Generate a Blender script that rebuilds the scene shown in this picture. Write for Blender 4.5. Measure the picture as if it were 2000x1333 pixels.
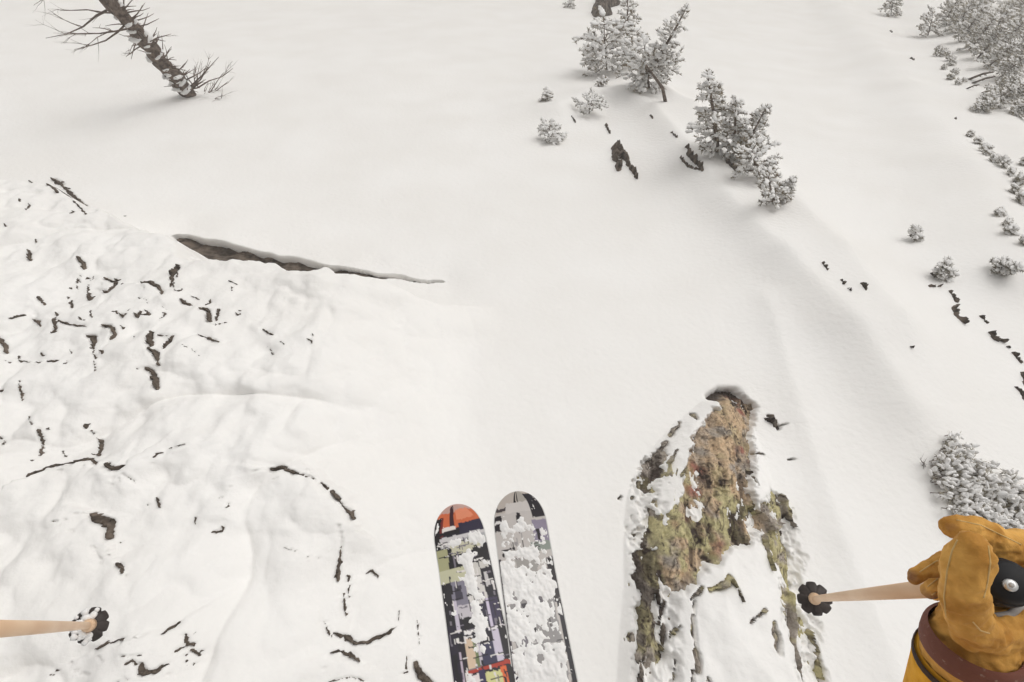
import bpy, math, random
import numpy as np
from mathutils import Vector

# ------------------------------------------------------------------ camera, sky, sun, exposure
for o in list(bpy.data.objects):
    bpy.data.objects.remove(o)
SC = bpy.context.scene
COL = SC.collection
F = 1000.0                                   # focal length in pixels of the 2000 px wide picture
TILT = math.radians(18.43)                   # the lens looks this far forward of straight down
cam_data = bpy.data.cameras.new('camera')
cam_data.sensor_width = 36.0
cam_data.lens = 18.0
cam_data.clip_start = 0.02
cam_data.clip_end = 3000.0
cam = bpy.data.objects.new('camera', cam_data)
COL.objects.link(cam)
cam.location = (0, 0, 0)
cam.rotation_euler = (TILT, 0, 0)
SC.camera = cam

SUN_EL, SUN_AZ = 50.0, 36.0                  # azimuth clockwise from +y
world = bpy.data.worlds.new('World')
SC.world = world
world.use_nodes = True
wn, wl = world.node_tree.nodes, world.node_tree.links
wn.clear()
sky = wn.new('ShaderNodeTexSky')
sky.sky_type = 'NISHITA'
sky.sun_disc = False
sky.sun_elevation = math.radians(SUN_EL)
sky.sun_rotation = math.radians(SUN_AZ)
sky.air_density = 1.0
sky.dust_density = 4.0
sky.ozone_density = 0.5
hsv = wn.new('ShaderNodeHueSaturation')      # thin overcast: a nearly colourless sky
hsv.inputs['Saturation'].default_value = 0.03
bg = wn.new('ShaderNodeBackground')
bg.inputs['Strength'].default_value = 0.12
wo = wn.new('ShaderNodeOutputWorld')
wl.new(sky.outputs[0], hsv.inputs['Color'])
wl.new(hsv.outputs[0], bg.inputs['Color'])
wl.new(bg.outputs[0], wo.inputs[0])

sd = bpy.data.lights.new('sun', 'SUN')
sd.energy = 0.6
sd.angle = math.radians(75)
sd.color = (1.0, 0.925, 0.82)
sun = bpy.data.objects.new('sun', sd)
COL.objects.link(sun)
_e, _a = math.radians(SUN_EL), math.radians(SUN_AZ)
_d = Vector((math.cos(_e) * math.sin(_a), math.cos(_e) * math.cos(_a), math.sin(_e)))
sun.rotation_euler = _d.to_track_quat('Z', 'Y').to_euler()

SC.view_settings.view_transform = 'Standard'
SC.view_settings.look = 'None'
SC.view_settings.gamma = 1.0
SC.view_settings.exposure = -0.10
SC.render.engine = 'CYCLES'
SC.cycles.use_denoising = True
SC.cycles.max_bounces = 12
SC.cycles.diffuse_bounces = 7
SC.cycles.volume_bounces = 6

# ------------------------------------------------------------------ numeric helpers
CT, ST = math.cos(TILT), math.sin(TILT)


def ray(px, py):
    """direction of the sight line of a picture point, per metre of depth"""
    X = (np.asarray(px, float) - 1000.0) / F
    Y = (666.5 - np.asarray(py, float)) / F
    return np.stack([X, Y * CT + ST, Y * ST - CT], -1)


def c2w(px, py, depth):
    return Vector(ray(px, py) * depth)


def _hash(ix, iy, iz, seed):
    h = (ix.astype(np.uint32) * np.uint32(374761393) + iy.astype(np.uint32) * np.uint32(668265263)
         + iz.astype(np.uint32) * np.uint32(2246822519) + np.uint32((seed * 3266489917) & 0xffffffff))
    h = (h ^ (h >> np.uint32(13))) * np.uint32(1274126177)
    h = (h ^ (h >> np.uint32(15))) * np.uint32(2246822519)
    h = h ^ (h >> np.uint32(16))
    return h.astype(np.float64) / 4294967295.0 * 2 - 1


def noise2(x, y, seed=0):
    ix, iy = np.floor(x).astype(np.int64), np.floor(y).astype(np.int64)
    fx, fy = x - ix, y - iy
    u, v = fx * fx * fx * (fx * (fx * 6 - 15) + 10), fy * fy * fy * (fy * (fy * 6 - 15) + 10)
    z = np.zeros_like(ix)
    a, b = _hash(ix, iy, z, seed), _hash(ix + 1, iy, z, seed)
    c, d = _hash(ix, iy + 1, z, seed), _hash(ix + 1, iy + 1, z, seed)
    return (a * (1 - u) + b * u) * (1 - v) + (c * (1 - u) + d * u) * v


def fbm(x, y, oct=4, seed=0, gain=0.5):
    s, a, n = 0, 1.0, 0
    for k in range(oct):
        s = s + a * noise2(x * 2 ** k + 17.3 * k, y * 2 ** k - 9.1 * k, seed + k)
        n += a
        a *= gain
    return s / n


def sstep(e0, e1, x):
    t = np.clip((x - e0) / (e1 - e0), 0, 1)
    return t * t * (3 - 2 * t)


def poly_dist(x, y, P, W=None):
    """distance to a polyline, signed side (+ = right of travel) and interpolated width"""
    best = np.full(x.shape, 1e9)
    side = np.zeros(x.shape)
    wid = np.ones(x.shape)
    tt = np.zeros(x.shape)
    n = len(P)
    for i in range(n - 1):
        ax, ay = P[i][0], P[i][1]
        bx, by = P[i + 1][0] - ax, P[i + 1][1] - ay
        L2 = bx * bx + by * by + 1e-12
        t = np.clip(((x - ax) * bx + (y - ay) * by) / L2, 0, 1)
        dx, dy = x - ax - t * bx, y - ay - t * by
        d = np.sqrt(dx * dx + dy * dy)
        m = d < best
        best = np.where(m, d, best)
        side = np.where(m, -(bx * dy - by * dx), side)
        tt = np.where(m, (i + t) / (n - 1), tt)
        if W is not None:
            wid = np.where(m, W[i] * (1 - t) + W[i + 1] * t, wid)
    return best, np.sign(side), wid, tt


def inside(x, y, P):
    c = np.zeros(x.shape, bool)
    n = len(P)
    for i in range(n):
        x0, y0, x1, y1 = P[i][0], P[i][1], P[(i + 1) % n][0], P[(i + 1) % n][1]
        if y0 == y1:
            continue
        c ^= ((y0 > y) != (y1 > y)) & (x < (x1 - x0) * (y - y0) / (y1 - y0) + x0)
    return c


def sdist(x, y, P):
    """signed distance to a closed outline, positive inside"""
    d = poly_dist(x, y, list(P) + [P[0]])[0]
    return np.where(inside(x, y, P), d, -d)


def march(px, py, H):
    R = ray(px, py).reshape(-1, 3)
    ts = np.geomspace(1.5, 110, 60)
    p = R[:, None, :] * ts[None, :, None]
    below = p[..., 2] < H(p[..., 0], p[..., 1])
    k = np.argmax(below, 1)
    k = np.where(below.any(1), k, len(ts) - 1)
    lo, hi = ts[np.maximum(k - 1, 0)], ts[k]
    for _ in range(15):
        m = 0.5 * (lo + hi)
        q = R * m[:, None]
        b = q[:, 2] < H(q[:, 0], q[:, 1])
        hi, lo = np.where(b, m, hi), np.where(b, lo, m)
    return R * hi[:, None], hi


# ------------------------------------------------------------------ materials
def new_mat(name):
    m = bpy.data.materials.new(name)
    m.use_nodes = True
    return m, m.node_tree.nodes, m.node_tree.links, m.node_tree.nodes['Principled BSDF']


def mat_noise(name, c1, c2, scale=8.0, rough=0.8, bump=0.2, bscale=None, detail=6.0, dist=0.02, pos=(0.35, 0.65), spec=0.3):
    m, n, l, b = new_mat(name)
    tc = n.new('ShaderNodeTexCoord')
    t = n.new('ShaderNodeTexNoise')
    t.inputs['Scale'].default_value = scale
    t.inputs['Detail'].default_value = detail
    r = n.new('ShaderNodeValToRGB')
    r.color_ramp.elements[0].position, r.color_ramp.elements[1].position = pos
    r.color_ramp.elements[0].color = (*c1, 1)
    r.color_ramp.elements[1].color = (*c2, 1)
    l.new(tc.outputs['Object'], t.inputs['Vector'])
    l.new(t.outputs[0], r.inputs[0])
    l.new(r.outputs[0], b.inputs['Base Color'])
    b.inputs['Roughness'].default_value = rough
    b.inputs['Specular IOR Level'].default_value = spec
    if bump:
        t2 = n.new('ShaderNodeTexNoise')
        t2.inputs['Scale'].default_value = bscale or scale * 3
        t2.inputs['Detail'].default_value = 8
        bp = n.new('ShaderNodeBump')
        bp.inputs['Strength'].default_value = bump
        bp.inputs['Distance'].default_value = dist
        l.new(tc.outputs['Object'], t2.inputs['Vector'])
        l.new(t2.outputs[0], bp.inputs['Height'])
        l.new(bp.outputs[0], b.inputs['Normal'])
    return m


def mat_attr(name, rough=0.6, bump=0.0, bscale=40, dist=0.01, vary=0.25, vscale=30, spec=0.3):
    """colour stored with the mesh, broken up by noise"""
    m, n, l, b = new_mat(name)
    at = n.new('ShaderNodeAttribute')
    at.attribute_name = 'Col'
    tc = n.new('ShaderNodeTexCoord')
    t = n.new('ShaderNodeTexNoise')
    t.inputs['Scale'].default_value = vscale
    t.inputs['Detail'].default_value = 8
    mr = n.new('ShaderNodeMapRange')
    mr.inputs[3].default_value = 1 - vary
    mr.inputs[4].default_value = 1 + vary
    mx = n.new('ShaderNodeMix')
    mx.data_type = 'RGBA'
    mx.blend_type = 'MULTIPLY'
    mx.inputs[0].default_value = 1.0
    l.new(tc.outputs['Object'], t.inputs['Vector'])
    l.new(t.outputs[0], mr.inputs[0])
    l.new(at.outputs['Color'], mx.inputs[6])
    l.new(mr.outputs[0], mx.inputs[7])
    l.new(mx.outputs[2], b.inputs['Base Color'])
    b.inputs['Roughness'].default_value = rough
    b.inputs['Specular IOR Level'].default_value = spec
    if bump:
        t2 = n.new('ShaderNodeTexNoise')
        t2.inputs['Scale'].default_value = bscale
        t2.inputs['Detail'].default_value = 8
        bp = n.new('ShaderNodeBump')
        bp.inputs['Strength'].default_value = bump
        bp.inputs['Distance'].default_value = dist
        l.new(tc.outputs['Object'], t2.inputs['Vector'])
        l.new(t2.outputs[0], bp.inputs['Height'])
        l.new(bp.outputs[0], b.inputs['Normal'])
    return m


M_SNOW = mat_noise('snow', (0.865, 0.846, 0.818), (0.895, 0.880, 0.858), 0.8, 0.8, 0.30, 16.0, 6, 0.03, spec=0.12)
M_SNOWC = mat_noise('snow_clump', (0.84, 0.825, 0.81), (0.89, 0.88, 0.865), 6.0, 0.75, 0.3, 40.0, 5, 0.01, spec=0.15)
M_ROCK = mat_noise('dark_rock', (0.034, 0.025, 0.019), (0.175, 0.138, 0.108), 9.0, 0.85, 0.6, 30.0, 9, 0.02)
M_ROCKC = mat_attr('lichen_rock', 0.85, 0.8, 38, 0.015, 0.55, 46)
M_BARK = mat_noise('bark', (0.05, 0.035, 0.027), (0.19, 0.145, 0.115), 14.0, 0.9, 0.8, 40.0, 9, 0.02)
M_TWIG = mat_noise('twig_bark', (0.075, 0.052, 0.040), (0.20, 0.15, 0.12), 10.0, 0.9, 0.0)
M_NEEDLE = mat_noise('needles', (0.15, 0.122, 0.078), (0.34, 0.285, 0.205), 3.0, 0.8, 0.0)
M_NEEDLEF = mat_noise('haze_frost_needles', (0.28, 0.25, 0.185), (0.52, 0.47, 0.385), 2.0, 0.8, 0.0)  # far trees' haze put into the colour; on the dwarf pine, frosted needles
M_NEEDLEP = mat_noise('frosted_needles', (0.18, 0.165, 0.12), (0.45, 0.42, 0.37), 3.0, 0.8, 0.0)


# ------------------------------------------------------------------ object helpers
def link(o, parent=None):
    COL.objects.link(o)
    if parent is not None:
        o.parent = parent
    return o


def mesh_obj(name, V, Fc, mat, parent=None, smooth=True, col=None):
    """V (n,3) array, Fc (m,3|4) array or list of tuples"""
    me = bpy.data.meshes.new(name)
    V = np.asarray(V, np.float64)
    if isinstance(Fc, np.ndarray):
        k = Fc.shape[1]
        me.vertices.add(len(V))
        me.vertices.foreach_set('co', V.ravel())
        me.loops.add(Fc.size)
        me.loops.foreach_set('vertex_index', Fc.astype(np.int32).ravel())
        me.polygons.add(len(Fc))
        me.polygons.foreach_set('loop_start', np.arange(0, Fc.size, k, dtype=np.int32))
        me.update(calc_edges=True)
    else:
        me.from_pydata([tuple(v) for v in V], [], [tuple(int(i) for i in f) for f in Fc])
        me.update()
    if smooth:
        me.polygons.foreach_set('use_smooth', np.ones(len(me.polygons), bool))
    if col is not None:
        ca = me.color_attributes.new('Col', 'FLOAT_COLOR', 'POINT')
        c4 = np.ones((len(V), 4), np.float32)
        c4[:, :3] = col
        ca.data.foreach_set('color', c4.ravel())
    me.materials.append(mat)
    o = bpy.data.objects.new(name, me)
    return link(o, parent)


def tag(o, label=None, cat=None, group=None, kind=None):
    if label:
        o['label'] = label
    if cat:
        o['category'] = cat
    if group:
        o['group'] = group
    if kind:
        o['kind'] = kind
    return o


def empty(name, loc, label=None, cat=None, group=None):
    o = bpy.data.objects.new(name, None)
    o.empty_display_size = 0.1
    link(o)
    o.location = loc
    return tag(o, label, cat, group)


class MB:
    """collects tubes, blobs and faces into one mesh"""

    def __init__(self):
        self.v, self.f = [], []

    def tube(self, pts, rad, n=6, cap=True):
        pts = [Vector(p) for p in pts]
        base = len(self.v)
        N = len(pts)
        ref = None
        for i, p in enumerate(pts):
            t = (pts[min(i + 1, N - 1)] - pts[max(i - 1, 0)])
            t = t.normalized() if t.length > 1e-9 else Vector((0, 0, 1))
            if ref is None:
                ref = Vector((0, 0, 1)) if abs(t.z) < 0.9 else Vector((1, 0, 0))
            a = t.cross(ref).normalized()
            b = t.cross(a)
            ref = b * -1 if False else ref
            r = rad[i] if isinstance(rad, (list, tuple)) else rad
            for k in range(n):
                w = 2 * math.pi * k / n
                self.v.append(p + a * (r * math.cos(w)) + b * (r * math.sin(w)))
        for i in range(N - 1):
            for k in range(n):
                q = base + i * n
                self.f.append((q + k, q + (k + 1) % n, q + n + (k + 1) % n, q + n + k))
        if cap:
            self.f.append(tuple(base + k for k in range(n))[::-1])
            self.f.append(tuple(base + (N - 1) * n + k for k in range(n)))
        return self

    def blade(self, p, d, L, w, rnd):
        d = Vector(d).normalized()
        s = d.cross(Vector((rnd.uniform(-1, 1), rnd.uniform(-1, 1), rnd.uniform(-1, 1)))).normalized() * w
        b = len(self.v)
        p = Vector(p)
        self.v += [p - s, p + s, p + d * L * 0.6 + s * 0.7, p + d * L]
        self.f.append((b, b + 1, b + 2, b + 3))

    def blob(self, c, r, rnd, flat=0.6, axis=None, stretch=1.0):
        """a lumpy clump: 4 rings of 6"""
        c = Vector(c)
        base = len(self.v)
        ax = Vector(axis).normalized() if axis is not None else Vector((1, 0, 0))
        ax.z *= 0.5
        ax = ax.normalized() if ax.length > 0.01 else Vector((1, 0, 0))
        sd_ = Vector((-ax.y, ax.x, 0))
        sd_ = sd_.normalized() if sd_.length > 0.01 else Vector((0, 1, 0))
        up = ax.cross(sd_)
        if up.z < 0:
            up = -up
        n = 6
        self.v.append(c - up * r * flat * 0.8)
        for j, (h, q) in enumerate(((-0.45, 0.8), (0.15, 1.0), (0.7, 0.68))):
            for k in range(n):
                w = 2 * math.pi * (k + 0.5 * j) / n
                g = r * q * rnd.uniform(0.75, 1.25)
                self.v.append(c + ax * (g * math.cos(w) * stretch) + sd_ * (g * math.sin(w)) + up * (h * r * flat * rnd.uniform(0.8, 1.2)))
        self.v.append(c + up * r * flat * rnd.uniform(0.85, 1.15))
        for k in range(n):
            self.f.append((base, base + 1 + (k + 1) % n, base + 1 + k))
            for j in range(2):
                q = base + 1 + j * n
                self.f.append((q + k, q + (k + 1) % n, q + n + (k + 1) % n, q + n + k))
            self.f.append((base + 1 + 2 * n + k, base + 1 + 2 * n + (k + 1) % n, base + 1 + 3 * n))

    def build(self, name, mat, parent=None, smooth=True, off=None):
        V = np.array([tuple(p) for p in self.v], float).reshape(-1, 3)
        if off is not None:
            V = V - np.array(tuple(off))
        return mesh_obj(name, V, self.f, mat, parent, smooth)


# ------------------------------------------------------------------ the lie of the land
def apron(x, y):
    r = np.sqrt(x * x + y * y)
    yy = np.where(y < 22, y, 22 + (y - 22) * 0.9)
    return -4.35 - 0.585 * yy - 0.03 * x - 0.25 * sstep(2, 10, x) - 0.075 * np.log1p(np.exp(np.clip((x - 6.5) * 1.2, -30, 30))) / 1.2


_lip_px = [(-260, 352), (-120, 350), (0, 352), (60, 354), (110, 363), (190, 405), (250, 430), (290, 446), (335, 457),
           (352, 475), (362, 503), (392, 507), (425, 500), (455, 508), (510, 506), (545, 512), (575, 530), (610, 535),
           (640, 524), (690, 529), (760, 537), (800, 548), (850, 553), (875, 548)]


def terrace0(x, y):
    return -3.55 - 0.55 * y - 0.06 * (x + 3)


LIP = march([p[0] for p in _lip_px], [p[1] for p in _lip_px], terrace0)[0][:, :2]
LIPC = [tuple(p) for p in LIP] + [(0.3, LIP[-1][1]), (0.3, -12.0), (-14.0, -12.0), (-14.0, LIP[0][1])]


def terrace_mask(x, y):
    m = np.zeros(x.shape)
    k = (x > -16) & (x < 1.5) & (y > -14) & (y < 9)
    if k.any():
        xs, ys = x[k], y[k]
        s = sdist(xs, ys, LIPC)
        s = s + 0.085 * fbm(xs * 5.0, ys * 5.0, 3, 5) * sstep(-0.9, -1.5, xs)
        xw = xs + 0.35 * fbm(xs * 0.5, ys * 0.9, 3, 8)
        m[k] = sstep(-0.05, 0.06, s) * (1 - sstep(-2.0, -0.2, xw)) * sstep(-13.5, -11, xs)
    return m


def pw(px, H):
    p = np.array(px, float)
    return march(p[:, 0], p[:, 1], H)[0][:, :2]


# ribs of snow running down the right-hand side: (points in the picture, height, width uphill side, width downhill side)
RIBS = []
for pts, h, w0, w1 in (
        ([(1000, 245), (1085, 222), (1150, 195), (1210, 192), (1270, 232), (1330, 315), (1400, 410), (1500, 515), (1620, 650), (1740, 800), (1900, 1050)], 0.36, 0.9, 0.5),
        ([(1150, 60), (1200, 130), (1290, 190), (1345, 225), (1400, 298), (1460, 345), (1510, 402), (1600, 510), (1700, 640), (1850, 850)], 0.34, 0.6, 0.7),
        ([(1560, -60), (1650, 60), (1750, 190), (1850, 360), (1940, 500), (2060, 700)], 0.55, 2.4, 1.0),
        ([(1700, -60), (1760, 30), (1840, 110), (1900, 200), (1960, 330), (2080, 520)], 0.5, 1.2, 0.9),
        ([(1760, -80), (1835, 45), (1890, 110), (1945, 150), (2040, 260)], 0.8, 1.0, 2.5),
        ([(1470, 560), (1500, 640), (1560, 820), (1640, 1050), (1755, 1333), (1880, 1600)], 0.07, 0.30, 0.20)):
    RIBS.append((pw(pts, apron), h, w0, w1))

OUT_PX = [(1418, 758), (1392, 776), (1345, 815), (1305, 855), (1262, 915), (1240, 975), (1235, 1050), (1238, 1150), (1230, 1260), (1225, 1360),
          (1215, 1480), (1640, 1480), (1625, 1380), (1600, 1260), (1575, 1150), (1560, 1040), (1535, 960), (1500, 860), (1478, 800), (1450, 766)]


def base_land(x, y):
    m = terrace_mask(x, y)
    z = apron(x, y)
    t = terrace0(x, y)
    z = z * (1 - m) + t * m
    for P, h, w0, w1 in RIBS:
        k = (x > P[:, 0].min() - 22) & (y > P[:, 1].min() - 22)
        if not k.any():
            continue
        xs, ys, acc, n = x[k], y[k], 0.0, len(P) - 1
        for i in range(n):
            ax, ay = P[i]
            bx, by = P[i + 1] - P[i]
            L = math.hypot(bx, by)
            t = np.clip(((xs - ax) * bx + (ys - ay) * by) / (L * L), 0, 1)
            d2 = (xs - ax - t * bx) ** 2 + (ys - ay - t * by) ** 2
            sg = ((xs - ax) * by - (ys - ay) * bx) / L
            w = w0 + (w1 - w0) * sstep(-0.6 * w0, 0.6 * w0, sg)
            tt = (i + t) / n
            acc = acc + (np.exp(-(d2 / (w * w) + 0.004) ** 0.58) * sstep(0, 0.12, tt) * sstep(1.0, 0.86, tt)) ** 5
        z[k] += h * acc ** 0.2
    return z, m


OUTL = pw(OUT_PX, lambda x, y: apron(x, y) + 0.25)


def land(x, y):
    """smooth snow surface without cracks"""
    x = np.asarray(x, float)
    y = np.asarray(y, float)
    z, tm = base_land(x, y)
    # rock outcrop bump
    k = (x > 0.2) & (x < 3.2) & (y > -2.5) & (y < 2.2)
    if k.any():
        s = sdist(x[k], y[k], OUTL)
        z[k] += 0.36 * (1 - np.exp(-np.clip(s + 0.02, 0, 9) / 0.34)) + 0.03 * sstep(-0.3, 0.1, s)
    # gentle rolls, pillows on the terrace
    r = np.sqrt(x * x + y * y)
    z = z + 0.10 * fbm(x * 0.28, y * 0.28, 3, 11) * sstep(2, 8, r)
    m = tm + 0.10 * sstep(0.3, -0.3, x) * sstep(2.2, 1.4, y)
    b = np.abs(fbm(x * 0.85 + 3, y * 0.85, 2, 21))
    z = z + m * (0.20 * (np.sqrt(b + 0.012) - 0.35) + 0.075 * fbm(x * 2.3, y * 2.3, 3, 31) + 0.022 * fbm(x * 6, y * 6, 3, 33) + 0.07 * np.abs(fbm(x * 3.1 + 8, y * 3.1, 2, 35)))
    return z


# ------------------------------------------------------------------ cracks and bare patches: (width px, points px, step m)
LEFT = [
    (9, [(102, 350), (113, 357), (121, 362)], 0), (9, [(121, 362), (112, 374)], 0), (5, [(127, 366), (137, 369)], 0), (5, [(57, 353), (62, 357)], 0),
    (5, [(165, 404), (168, 419)], 0), (5, [(38, 389), (39, 394)], 0), (4, [(8, 437), (11, 442)], 0), (7, [(57, 490), (58, 500), (61, 511)], 0),
    (4, [(71, 468), (71, 476)], 0), (6, [(152, 503), (163, 515), (165, 527)], 0.03), (7, [(152, 545), (151, 555)], 0), (5, [(158, 539), (160, 543)], 0),
    (5, [(207, 544), (228, 553), (212, 572), (203, 569)], 0.03), (4, [(200, 555), (200, 567)], 0), (7, [(173, 575), (177, 586), (184, 578)], 0),
    (5, [(278, 553), (295, 552), (308, 560), (317, 577)], 0.05), (5, [(243, 422), (247, 422)], 0), (5, [(237, 556), (242, 554)], 0), (5, [(173, 557), (176, 558)], 0),
    (6, [(75, 581), (87, 597)], 0.02), (6, [(20, 623), (35, 619), (53, 616)], 0.03), (6, [(65, 625), (78, 630), (81, 639)], 0), (8, [(104, 623), (109, 634), (113, 642), (103, 649), (113, 650)], 0),
    (4, [(115, 627), (130, 632), (150, 637), (172, 638)], 0.03), (5, [(142, 593), (141, 603)], 0), (4, [(178, 607), (180, 621)], 0), (6, [(133, 580), (134, 584)], 0),
    (7, [(233, 612), (240, 618), (246, 614)], 0), (5, [(251, 608), (256, 604)], 0), (6, [(263, 612), (270, 619), (276, 608)], 0), (5, [(276, 615), (292, 615), (283, 604)], 0),
    (6, [(272, 583), (290, 588)], 0.02), (6, [(316, 597), (327, 606)], 0), (5, [(310, 627), (325, 614)], 0), (7, [(202, 636), (222, 641), (224, 655), (217, 664)], 0.03),
    (11, [(176, 658), (186, 660), (184, 680)], 0.04), (6, [(184, 678), (187, 702)], 0), (4, [(187, 658), (198, 658)], 0), (3, [(186, 700), (186, 726)], 0), (4, [(264, 655), (264, 664)], 0),
    (12, [(299, 650), (290, 662), (292, 677)], 0.04), (9, [(292, 677), (303, 690), (309, 713)], 0), (10, [(289, 717), (303, 736), (309, 758)], 0.03), (9, [(322, 679), (330, 668), (339, 657)], 0), (4, [(317, 656), (331, 657)], 0),
    (6, [(-8, 657), (3, 665), (12, 676), (15, 691)], 0.05), (7, [(15, 706), (24, 710)], 0.03), (5, [(39, 705), (61, 709)], 0.03), (4, [(72, 708), (82, 710)], 0.02), (5, [(95, 706), (108, 706), (120, 704)], 0.02),
    (10, [(-8, 763), (5, 764)], 0), (3, [(38, 745), (43, 770), (45, 787)], 0), (4, [(138, 684), (141, 695)], 0),
    (12, [(345, 518), (338, 535), (331, 547)], 0), (6, [(338, 545), (333, 560)], 0), (6, [(354, 584), (366, 595), (376, 599)], 0.03), (5, [(374, 579), (391, 586)], 0), (12, [(393, 602), (404, 608), (413, 627)], 0.04), (9, [(427, 604), (422, 627)], 0),
    (4, [(447, 549), (463, 556)], 0), (4, [(453, 561), (453, 568)], 0), (5, [(389, 654), (408, 662), (426, 669)], 0.03), (5, [(357, 674), (366, 679)], 0), (5, [(376, 683), (390, 696)], 0), (5, [(514, 644), (533, 655)], 0.02),
    (4, [(523, 677), (535, 691)], 0), (5, [(599, 662), (608, 665), (611, 671)], 0), (4, [(548, 668), (556, 673)], 0), (4, [(428, 633), (442, 630)], 0), (4, [(465, 607), (471, 608)], 0),
    (6, [(60, 931), (75, 924), (100, 914), (130, 909), (155, 904)], 0.12), (9, [(152, 904), (170, 900), (190, 899), (197, 908)], 0.10), (7, [(192, 855), (198, 864), (197, 878), (194, 892)], 0), (6, [(181, 887), (197, 890)], 0), (4, [(180, 841), (184, 850)], 0),
    (10, [(211, 908), (225, 917), (240, 915), (247, 909)], 0.08), (8, [(233, 922), (226, 946)], 0.04), (7, [(219, 945), (229, 948)], 0), (6, [(247, 927), (258, 935), (267, 945)], 0.04), (4, [(59, 814), (66, 831)], 0), (4, [(74, 835), (80, 850), (80, 892)], 0.02),
    (6, [(123, 881), (130, 893)], 0), (7, [(60, 900), (71, 899)], 0), (6, [(303, 894), (308, 888), (319, 886)], 0.03), (4, [(287, 897), (293, 895)], 0), (3, [(328, 878), (366, 867)], 0.02), (6, [(308, 972), (313, 991)], 0.02),
    (6, [(103, 1017), (121, 1019)], 0.03), (6, [(131, 1013), (141, 1017)], 0.02), (6, [(158, 1003), (188, 1003)], 0.06), (12, [(186, 1003), (203, 1013), (216, 1022), (220, 1052)], 0.09), (4, [(0, 854), (5, 871)], 0),
    (6, [(191, 1064), (202, 1085), (205, 1099)], 0.03), (5, [(231, 1099), (240, 1108), (243, 1130)], 0.03), (4, [(221, 1074), (221, 1091)], 0), (7, [(382, 1013), (382, 1023)], 0), (8, [(416, 1040), (431, 1037)], 0), (5, [(449, 953), (455, 952)], 0), (4, [(423, 976), (436, 971)], 0),
    (6, [(497, 922), (515, 918), (536, 917)], 0.06), (11, [(536, 916), (560, 918), (580, 924)], 0.10), (8, [(580, 925), (605, 932), (626, 940)], 0.10), (10, [(632, 942), (648, 958), (664, 974)], 0.12), (13, [(660, 970), (680, 996), (695, 1015)], 0.12), (8, [(692, 1010), (702, 1037)], 0.05),
    (8, [(667, 1024), (668, 1045), (670, 1072)], 0.03), (7, [(668, 1070), (664, 1092), (660, 1117), (662, 1137)], 0.03), (5, [(691, 1079), (693, 1093)], 0), (7, [(681, 1124), (682, 1166)], 0), (7, [(671, 1158), (677, 1202)], 0.02),
    (8, [(652, 1238), (680, 1247), (692, 1256)], 0), (7, [(690, 1256), (715, 1255), (745, 1243), (777, 1224)], 0), (3, [(635, 1213), (643, 1236), (654, 1248)], 0.03), (6, [(645, 1275), (660, 1271), (685, 1277), (703, 1291)], 0.05), (5, [(714, 1121), (727, 1115), (741, 1128)], 0.02),
    (5, [(631, 1302), (643, 1304)], 0), (6, [(643, 1331), (665, 1325), (685, 1321), (711, 1328)], 0.03), (5, [(795, 1276), (795, 1300), (796, 1313), (780, 1315)], 0), (10, [(811, 1293), (822, 1320), (840, 1335), (862, 1350)], 0.03), (4, [(780, 1194), (778, 1216)], 0), (4, [(815, 1213), (820, 1257)], 0),
    (3, [(555, 1070), (580, 1078)], 0), (5, [(599, 1083), (606, 1099)], 0),
    (7, [(317, 1237), (335, 1225), (349, 1216)], 0.03), (7, [(193, 1266), (215, 1255), (240, 1249)], 0.06), (5, [(240, 1249), (275, 1245)], 0.05), (6, [(238, 1280), (284, 1278)], 0.04), (8, [(251, 1294), (262, 1289), (271, 1298)], 0.03), (14, [(278, 1295), (283, 1308), (290, 1317)], 0.03), (8, [(288, 1313), (310, 1308), (320, 1300), (331, 1298)], 0.02),
    (11, [(364, 1238), (367, 1255), (378, 1263)], 0), (6, [(366, 1261), (348, 1270), (333, 1278)], 0), (9, [(376, 1268), (391, 1278)], 0), (4, [(365, 1278), (369, 1301)], 0), (6, [(111, 1309), (126, 1307)], 0), (4, [(156, 1299), (152, 1321)], 0), (5, [(164, 1295), (173, 1294)], 0), (5, [(167, 1311), (182, 1316)], 0),
    (5, [(204, 1286), (213, 1291)], 0), (6, [(237, 1319), (254, 1326)], 0), (7, [(232, 1326), (234, 1347)], 0), (6, [(384, 1236), (389, 1231)], 0),
]
# the undercut below the lip of the terrace
MOAT_PX = [(328, 452), (352, 466), (372, 482), (400, 490), (440, 494), (500, 502), (560, 518), (600, 527), (650, 521), (720, 529), (790, 540), (830, 549), (858, 546)]
MOAT_W = [5, 34, 52, 52, 42, 28, 31, 34, 18, 13, 13, 16, 9]

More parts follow.
